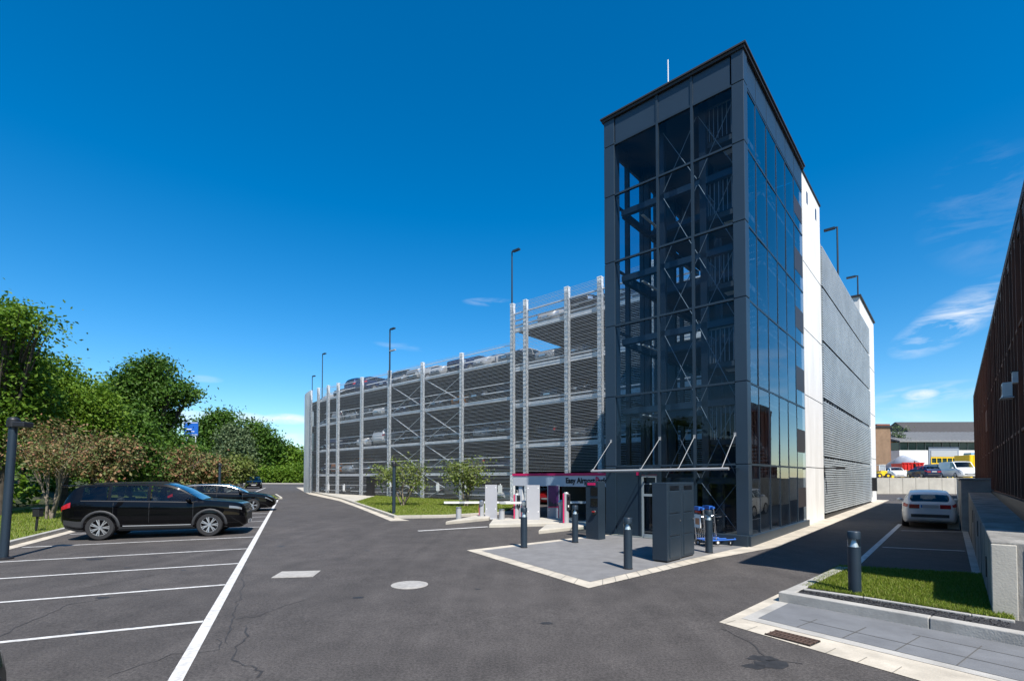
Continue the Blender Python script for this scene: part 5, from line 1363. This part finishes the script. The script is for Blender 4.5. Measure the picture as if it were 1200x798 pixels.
# ------------------------------------------------------------------ trees and shrubs
leaf_dark = leaf_mat('dark_green_leaf', [(.034, .080, .010), (.060, .135, .013), (.090, .17, .018)], .3)
leaf_mid = leaf_mat('mid_green_leaf', [(.062, .13, .009), (.11, .205, .014), (.155, .25, .022)], .35)
leaf_bright = leaf_mat('bright_green_leaf', [(.075, .15, .010), (.125, .225, .016), (.17, .26, .026)], .4)
leaf_grey = leaf_mat('grey_green_leaf', [(.07, .11, .042), (.11, .16, .068), (.145, .19, .09)], .3)
leaf_olive = leaf_mat('olive_leaf', [(.08, .12, .02), (.13, .18, .032), (.18, .22, .05), (.20, .22, .08)], .3)
leaf_red = leaf_mat('reddish_leaf', [(.08, .12, .03), (.14, .16, .055), (.30, .165, .085), (.12, .17, .045), (.38, .165, .10), (.10, .14, .04), (.16, .20, .06)], .3)
def limb(mb, pts, r0, r1, n=7):
    m = len(pts)
    for i in range(m-1):
        a = r0+(r1-r0)*i/(m-1); b = r0+(r1-r0)*(i+1)/(m-1); mb.tube(pts[i], pts[i+1], a, b, n=n, caps=False)
def rdir(rn):
    while True:
        v = Vector((rn.uniform(-1, 1), rn.uniform(-1, 1), rn.uniform(-1, 1)))
        if .05 < v.length < 1: return v.normalized()
def crown(mb, rn, lobes, nclump, per, size, spread, hollow=.45):
    """leaf sized faces gathered in clumps through the volume of the lobes"""
    tot = [l[3]*l[4]*l[5] for l in lobes]
    for _ in range(nclump):
        l = rn.choices(lobes, tot)[0]; d = rdir(rn); k = (hollow+(1-hollow)*rn.random()**.6)*rn.uniform(.85, 1.12)
        c = Vector((l[0]+d.x*l[3]*k, l[1]+d.y*l[4]*k, l[2]+d.z*l[5]*k)); cs = spread*rn.uniform(.5, 1.5)
        nd = (d+rdir(rn)*.6).normalized()
        for _ in range(int(per*rn.uniform(.5, 1.4))):
            q = c+Vector((rn.gauss(0, cs), rn.gauss(0, cs), rn.gauss(0, cs*.6)))
            n = (nd*.5+Vector((0, 0, .55))+rdir(rn)*.9).normalized(); a = n.cross(rdir(rn))
            if a.length < .05: continue
            a.normalize(); b = n.cross(a); s = size*rn.uniform(.55, 1.35)
            mb.v += [tuple(q-a*s), tuple(q+b*s*.55+n*s*.12), tuple(q+a*s), tuple(q-b*s*.55+n*s*.12)]
            i = len(mb.v); mb.f.append([i-4, i-3, i-2, i-1]); mb.m.append(0)
def tree(label, base, lobes, nclump, per, size, spread, mat, seed, trunk=.16, stems=1, name='tree', cat='tree', group=None, bm=None, first=None, hollow=.45, lean=.25, bumps=0):
    rn = random.Random(seed); o = thing(name, label, cat, base, 0, group)
    if bumps:
        for l in list(lobes):
            for _ in range(bumps):
                d = rdir(rn); k = rn.uniform(.32, .55); lobes = lobes+[(l[0]+d.x*l[3]*.8, l[1]+d.y*l[4]*.8, l[2]+d.z*l[5]*.6, l[3]*k, l[4]*k, l[5]*k)]
    cz = sum(l[2] for l in lobes)/len(lobes); low = min(l[2]-l[5] for l in lobes)
    tm = MB()
    if stems == 1:
        h = max(.4, cz*.75); pts = [Vector((0, 0, -.1)), Vector((rn.gauss(0, .05), rn.gauss(0, .05), h*.5)), Vector((rn.gauss(0, .1), rn.gauss(0, .1), h))]; limb(tm, pts, trunk, trunk*.6)
        roots = [pts[-1], pts[1]]
        for l in lobes:
            e = Vector((l[0], l[1], l[2]+l[5]*.2)); s = rn.choice(roots); m = s.lerp(e, .5)+Vector((0, 0, l[5]*.15)); limb(tm, [s, m, e], trunk*.45, trunk*.12, 6)
            for _ in range(4):
                d = rdir(rn); q = Vector((l[0]+d.x*l[3]*.8, l[1]+d.y*l[4]*.8, l[2]+d.z*l[5]*.8)); limb(tm, [m, m.lerp(q, .5)+Vector((0, 0, .1)), q], trunk*.2, trunk*.05, 5)
    else:
        for k in range(stems):
            l = lobes[k % len(lobes)]; a = 2*math.pi*k/stems+rn.random(); b0 = Vector((.12*math.cos(a), .12*math.sin(a), -.05))
            e = Vector((l[0]+rn.gauss(0, l[3]*.3), l[1]+rn.gauss(0, l[4]*.3), l[2]+l[5]*.1)); m1 = b0.lerp(e, .4)+Vector((rn.gauss(0, .08), rn.gauss(0, .08), .1)); m2 = b0.lerp(e, .75)+Vector((rn.gauss(0, .1), rn.gauss(0, .1), .05))
            limb(tm, [b0, m1, m2, e], trunk, trunk*.35, 7)
            for _ in range(4):
                d = rdir(rn); q = Vector((l[0]+d.x*l[3]*.85, l[1]+d.y*l[4]*.85, l[2]+abs(d.z)*l[5]*.8)); limb(tm, [m1 if rn.random() < .5 else m2, m2.lerp(q, .6), q], trunk*.4, trunk*.12, 5)
    tm.build('trunk', bm or bark_dark, o, smooth='all')
    cm = MB(); crown(cm, rn, lobes, nclump, per, size, spread, hollow); cm.build('crown', mat, o)
    return o
def px_lobe(base, Y, x0, x1, y0, y1, depth=None, dY=0):
    a = at(x0, y0, Y+dY); b = at(x1, y1, Y+dY); rx = (b.x-a.x)/2; rz = (a.z-b.z)/2
    return ((a.x+b.x)/2-base.x, Y+dY-base.y, (a.z+b.z)/2-base.z, rx, depth or rx*.9, rz)
# multi stem trees of the lawn island
b = gp(473, 594); Y = b.y
tree('small multi stem tree in the lawn behind the short lamp post', b, [px_lobe(b, Y, 432, 474, 541, 570), px_lobe(b, Y, 455, 507, 533, 570), px_lobe(b, Y, 472, 502, 552, 580, dY=-.5)], 105, 24, .07, .24, leaf_olive, 41, .05, 5, 'multi_stem_tree', bm=bark, hollow=.1)
b = gp(546, 595); Y = b.y
tree('small multi stem tree in the lawn nearest the barriers', b, [px_lobe(b, Y, 517, 556, 537, 572), px_lobe(b, Y, 538, 577, 533, 572), px_lobe(b, Y, 528, 562, 545, 576, dY=-.5)], 105, 24, .07, .24, leaf_olive, 42, .05, 5, 'multi_stem_tree', bm=bark, hollow=.1)
# reddish shrubs along the verge
b = gp(58, 611); Y = b.y
tree('reddish leaved multi stem shrub tree at the verge behind the outlet post', b, [px_lobe(b, Y, 15, 75, 497, 552), px_lobe(b, Y, 40, 110, 492, 555, dY=.6), px_lobe(b, Y, 40, 95, 515, 560, dY=-.4)], 200, 34, .054, .22, leaf_red, 43, .05, 5, 'multi_stem_shrub', 'shrub', bm=bark, hollow=.1)
b = gp(120, 600); Y = b.y
tree('reddish green shrub tree leaning over the roof of the black suv', b, [px_lobe(b, Y, 85, 140, 508, 558), px_lobe(b, Y, 110, 163, 506, 556, dY=.6), px_lobe(b, Y, 95, 150, 525, 566)], 190, 26, .085, .28, leaf_red, 44, .05, 5, 'multi_stem_shrub', 'shrub', bm=bark, hollow=.1)
b = gp(198, 586); Y = b.y
tree('reddish shrub tree with the widest crown behind both black cars', b, [px_lobe(b, Y, 170, 215, 524, 566), px_lobe(b, Y, 195, 243, 523, 562, dY=1), px_lobe(b, Y, 178, 225, 540, 578)], 190, 26, .11, .38, leaf_red, 45, .07, 6, 'multi_stem_shrub', 'shrub', bm=bark, hollow=.1)
b = gp(245, 582); Y = b.y
tree('reddish shrub tree between the dark path lamp and the wide crowned shrub', b, [px_lobe(b, Y, 222, 256, 533, 570), px_lobe(b, Y, 236, 268, 535, 568, dY=1)], 200, 24, .13, .4, leaf_red, 46, .07, 5, 'multi_stem_shrub', 'shrub', bm=bark, hollow=.1)
b = gp(282, 578); Y = b.y
tree('grey green shrub tree past the path lamp toward the far car', b, [px_lobe(b, Y, 254, 285, 536, 570), px_lobe(b, Y, 268, 298, 533, 566, dY=1)], 200, 24, .15, .45, leaf_olive, 47, .07, 5, 'multi_stem_shrub', 'shrub', bm=bark, hollow=.1)
# trees on the bank
def bank_tree(label, Y, x, lobes, n, per, size, spread, mat, seed, trunk=.2, name='bank_tree', hollow=.4):
    c = at(x, 560, Y); b = Vector((c.x, Y, bank_h(c.x, Y)-.1)); L = [px_lobe(b, Y, *l[:4], dY=(l[4] if len(l) > 4 else 0)) for l in lobes]
    return tree(label, b, L, int(n*1.25), int(per*1.5), size*.74, spread*.85, mat, seed, trunk, 1, name, hollow=hollow, bumps=4)
bank_tree('tall bright acacia like tree at the frame edge above the floodlight post', 21, 0, [(-70, 30, 348, 420), (-10, 50, 358, 400, -1), (-20, 45, 400, 470), (-80, 10, 440, 540), (-45, 32, 455, 555), (5, 40, 430, 500), (10, 62, 440, 500, 1)], 760, 26, .12, .42, leaf_mid, 51)
bank_tree('bright green leafy tree sloping down the bank past the acacia', 26, 75, [(35, 85, 418, 480), (60, 112, 438, 500), (85, 135, 455, 520), (30, 100, 470, 545)], 620, 26, .13, .45, leaf_bright, 52)
bank_tree('dark broad bush tree low on the bank behind the reddish shrubs', 30, 110, [(60, 120, 478, 560), (100, 160, 470, 555), (130, 185, 480, 570)], 520, 26, .15, .5, leaf_dark, 53)
bank_tree('large spreading oak with open branches tallest past the bank slope', 37, 178, [(135, 180, 428, 475), (165, 205, 420, 455), (185, 226, 445, 475), (150, 205, 462, 510), (130, 165, 450, 500), (160, 200, 500, 555)], 640, 24, .17, .5, leaf_dark, 54, .3)
bank_tree('mid green tree filling the bank under the spreading oak', 42, 150, [(105, 150, 448, 510), (120, 175, 480, 550), (165, 205, 500, 560)], 460, 24, .19, .6, leaf_mid, 55)
bank_tree('dark shrubby tree below the palisade fence', 52, 205, [(178, 218, 505, 560), (195, 240, 528, 565), (205, 232, 518, 550)], 360, 24, .24, .7, leaf_dark, 56)
bank_tree('dark bank tree behind the tall acacia at the frame edge', 32, 25, [(-30, 40, 400, 520), (20, 80, 430, 540), (40, 100, 470, 560)], 520, 24, .17, .55, leaf_dark, 57)
bank_tree('dark copper tinted tree beside the blue road sign', 104, 248, [(228, 258, 489, 530), (244, 278, 481, 515), (228, 270, 515, 558)], 420, 24, .42, 1.15, leaf_dark, 61, .3)
bank_tree('pale grey green willow in the middle of the far trees', 100, 276, [(260, 285, 500, 530), (270, 294, 508, 545), (256, 280, 520, 552)], 300, 24, .38, 1., leaf_grey, 62, .25)
bank_tree('dark round tree with the highest crown over the hedge', 108, 302, [(284, 312, 494, 530), (298, 326, 503, 540), (285, 322, 522, 560)], 420, 24, .44, 1.3, leaf_dark, 63, .3)
bank_tree('mid green tree between the far trees and the rounded mesh end', 112, 338, [(318, 345, 518, 552), (332, 362, 526, 556), (318, 360, 535, 562)], 340, 24, .44, 1.3, leaf_mid, 64, .25)
bank_tree('dark low tree behind the hedge closing the gap by the mesh', 120, 358, [(340, 372, 532, 560), (350, 385, 536, 562)], 200, 24, .46, 1.2, leaf_dark, 65, .25)
# shrub layer covering the bank: nobody could count it
rn = random.Random(77); cm = MB(); lobes = []
for i in range(130):
    t = rn.uniform(2, 95); s = -12.3-rn.random()*20; p = A0+AD*t+SD*s; h = bank_h(p.x, p.y); r = rn.uniform(.8, 1.7); lobes.append((p.x, p.y, h+r*.35, r*1.3, r*1.3, r*.9))
crown(cm, rn, lobes, 1500, 20, .2, .5, .6); stuff(cm.build('undergrowth', leaf_mid))
# hedge
a = at(262, 566, 92.); b = at(362, 566, 96.)
o = thing('hedge', 'long clipped green hedge behind the far car across the end of the road', 'hedge', ((a.x+b.x)/2, 94, .85))
cm = MB(); lobes = []
for i in range(26):
    t = i/25; p = a.lerp(b, t); lobes.append((p.x-o.location.x, p.y-94, 1.35+.1*math.sin(i*1.7), 1.2, 1.3, 1.7+.25*math.sin(i*2.3)))
crown(cm, random.Random(5), lobes, 1100, 20, .2, .45, .5); cm.build('foliage', leaf_bright, o)
tm = MB()
for i in range(26): tm.tube((lobes[i][0], lobes[i][1], -.1), (lobes[i][0]+.1, lobes[i][1], 1.4), .06, n=6)
tm.build('stem', bark_dark, o)
Yb = 90.; c = at(1054, 560, Yb); bs = Vector((c.x, Yb, ZY)); 
tree('thin light green tree between the brick house and the warehouse roof', bs, [px_lobe(bs, Yb, 1046, 1058, 496, 515), px_lobe(bs, Yb, 1050, 1060, 508, 525)], 46, 12, .2, .5, leaf_grey, 66, .1, 1, 'slender_tree')
# the wood on the bank beside and behind the camera (seen only in the tower glass)
rn = random.Random(9); cm = MB(); lobes = []
for i in range(46):
    t = rn.uniform(-75, -2); s = -rn.uniform(17, 34)+.18*min(0, t+20); p = A0+AD*t+SD*s; h = rn.uniform(3.2, 6.2); lobes.append((p.x, p.y, gz(p.y)+h*.75, rn.uniform(2.2, 3.6), rn.uniform(2.2, 3.6), h))
crown(cm, rn, lobes, 1500, 26, .34, .8, .5); stuff(cm.build('wood', leaf_dark))
# trees beyond the yard, behind the brown building, mirrored in the side glass of the tower
rn = random.Random(19); cm = MB(); lobes = []
for i in range(30):
    y = rn.uniform(38, 74); x = y*rn.uniform(1.14, 1.3)+rn.uniform(6, 30); h = rn.uniform(3., 5.5); lobes.append((x, y, 1.8+h*.8, rn.uniform(2.5, 4), rn.uniform(2.5, 4), h))
crown(cm, rn, lobes, 700, 24, .4, .9, .5); stuff(cm.build('wood', leaf_mid))
# ------------------------------------------------------------------ light, sky, camera
LD = Vector((-.4, 1., -1.395)).normalized()           # the way the sunlight travels
sun = bpy.data.lights.new('sun', 'SUN'); sun.energy = 4.6; sun.angle = R(.53); sun.color = (1, .955, .89)
so = bpy.data.objects.new('sun', sun); link(so); so.rotation_euler = LD.to_track_quat('-Z', 'Y').to_euler(); so.location = (0, -20, 60)
w = bpy.data.worlds.new('World'); scene.world = w; w.use_nodes = True; nt = w.node_tree; N = nt.nodes; L = nt.links
bg = N['Background']; bg.inputs[1].default_value = .10
sky = N.new('ShaderNodeTexSky'); sky.sky_type = 'NISHITA'; sky.sun_disc = False
sky.sun_elevation = math.asin(-LD.z); sky.sun_rotation = math.atan2(-LD.x, -LD.y); sky.altitude = 300; sky.air_density = 1.0; sky.dust_density = .3; sky.ozone_density = 3.0
hs = N.new('ShaderNodeHueSaturation'); hs.inputs['Saturation'].default_value = 1.45; hs.inputs['Value'].default_value = 1.08; hs.inputs['Hue'].default_value = .497
L.new(sky.outputs[0], hs.inputs['Color'])
tc = N.new('ShaderNodeTexCoord'); sp = N.new('ShaderNodeSeparateXYZ'); L.new(tc.outputs['Generated'], sp.inputs[0])
def math_(op, a, b=None, clamp=False):
    m = N.new('ShaderNodeMath'); m.operation = op; m.use_clamp = clamp
    for i, x in enumerate((a, b)):
        if x is None: continue
        if isinstance(x, (int, float)): m.inputs[i].default_value = x
        else: L.new(x, m.inputs[i])
    return m.outputs[0]
# thin summer clouds: noise streaks gathered in a few parts of the sky (azimuth, elevation)
az = math_('ARCTAN2', sp.outputs['X'], sp.outputs['Y']); el = math_('ARCSINE', sp.outputs['Z'])
cb = N.new('ShaderNodeCombineXYZ'); L.new(az, cb.inputs[0]); L.new(el, cb.inputs[1])
def streak(rot, sx, sy, scale, lo, hi, seed):
    mp = N.new('ShaderNodeMapping'); mp.inputs['Rotation'].default_value = (0, 0, R(rot)); mp.inputs['Scale'].default_value = (sx, sy, 1); mp.inputs['Location'].default_value = (seed, seed*.7, 0); L.new(cb.outputs[0], mp.inputs[0])
    n1 = N.new('ShaderNodeTexNoise'); n1.inputs['Scale'].default_value = scale; n1.inputs['Detail'].default_value = 9; n1.inputs['Roughness'].default_value = .6; n1.inputs['Distortion'].default_value = .35; L.new(mp.outputs[0], n1.inputs['Vector'])
    r = N.new('ShaderNodeMapRange'); r.inputs['From Min'].default_value = lo; r.inputs['From Max'].default_value = hi; L.new(n1.outputs['Fac'], r.inputs['Value']); return r.outputs[0]
def azel(x, y):
    d = ray(x, y); return math.atan2(d[0], d[1]), math.atan2(d[2], math.hypot(d[0], d[1]))
def blob(x, y, rx, ry, rot=0.):
    a, e = azel(x, y); dx = math_('SUBTRACT', az, a); dy = math_('SUBTRACT', el, e); c, s_ = math.cos(R(rot)), math.sin(R(rot))
    p = math_('DIVIDE', math_('ADD', math_('MULTIPLY', dx, c), math_('MULTIPLY', dy, s_)), rx); q = math_('DIVIDE', math_('SUBTRACT', math_('MULTIPLY', dy, c), math_('MULTIPLY', dx, s_)), ry)
    return math_('SUBTRACT', 1., math_('ADD', math_('MULTIPLY', p, p), math_('MULTIPLY', q, q)), True)
wis = streak(-14, 2.2, 8, 3.6, .43, .70, 1.3); puff = streak(0, 5, 11, 3.0, .33, .56, 4.1); hairs = streak(20, 3, 12, 3.0, .42, .75, 7.7)
cl = None
def put(m, f, k):
    global cl
    t = math_('MULTIPLY', math_('MULTIPLY', m, f), k); cl = t if cl is None else math_('ADD', cl, t, True)
put(blob(1105, 385, .075, .032, 22), wis, 1.0); put(blob(1135, 360, .08, .03, 20), wis, .7)
put(blob(1085, 464, .09, .02, 4), wis, .85); put(blob(1078, 462, .025, .009), puff, .95)
put(blob(1160, 245, .09, .09, 40), wis, .12); put(blob(1050, 495, .07, .02), wis, .4)
put(blob(472, 406, .06, .008, -4), hairs, .4); put(blob(575, 354, .06, .009), hairs, .5)
put(blob(222, 492, .07, .018), puff, .95); put(blob(280, 491, .06, .014), puff, .9); put(blob(338, 491, .045, .011), puff, .95); put(blob(240, 444, .03, .007), wis, .4); put(blob(345, 512, .03, .008), puff, .4)
# the sky behind the camera and to the sides carries a few too
put(blob(1900, 300, .25, .12), wis, .5)
putb = math_('LESS_THAN', sp.outputs['Y'], -.2); put(putb, wis, .22)
mx = N.new('ShaderNodeMix'); mx.data_type = 'RGBA'; L.new(cl, mx.inputs['Factor']); L.new(hs.outputs[0], mx.inputs['A']); mx.inputs['B'].default_value = (6.2, 6.5, 6.8, 1)
L.new(mx.outputs['Result'], bg.inputs[0])
cam = bpy.data.cameras.new('camera'); co = bpy.data.objects.new('camera', cam); link(co); scene.camera = co
cam.sensor_width = 36; cam.lens = 36*F/1200; cam.clip_end = 4000; cam.clip_start = .05
co.location = (0, 0, H0); co.rotation_euler = (R(90)+TH, 0, 0); cam.shift_x = 0; cam.shift_y = (CY-399)/1200
scene.view_settings.view_transform = 'Standard'; scene.view_settings.look = 'None'; scene.view_settings.gamma = 1; scene.view_settings.exposure = .7; scene.view_settings.use_curve_mapping = False
scene.cycles.max_bounces = 8; scene.cycles.transparent_max_bounces = 16; scene.cycles.glossy_bounces = 4; scene.cycles.diffuse_bounces = 3; scene.cycles.caustics_reflective = False; scene.cycles.caustics_refractive = False
scene.cycles.use_denoising = True
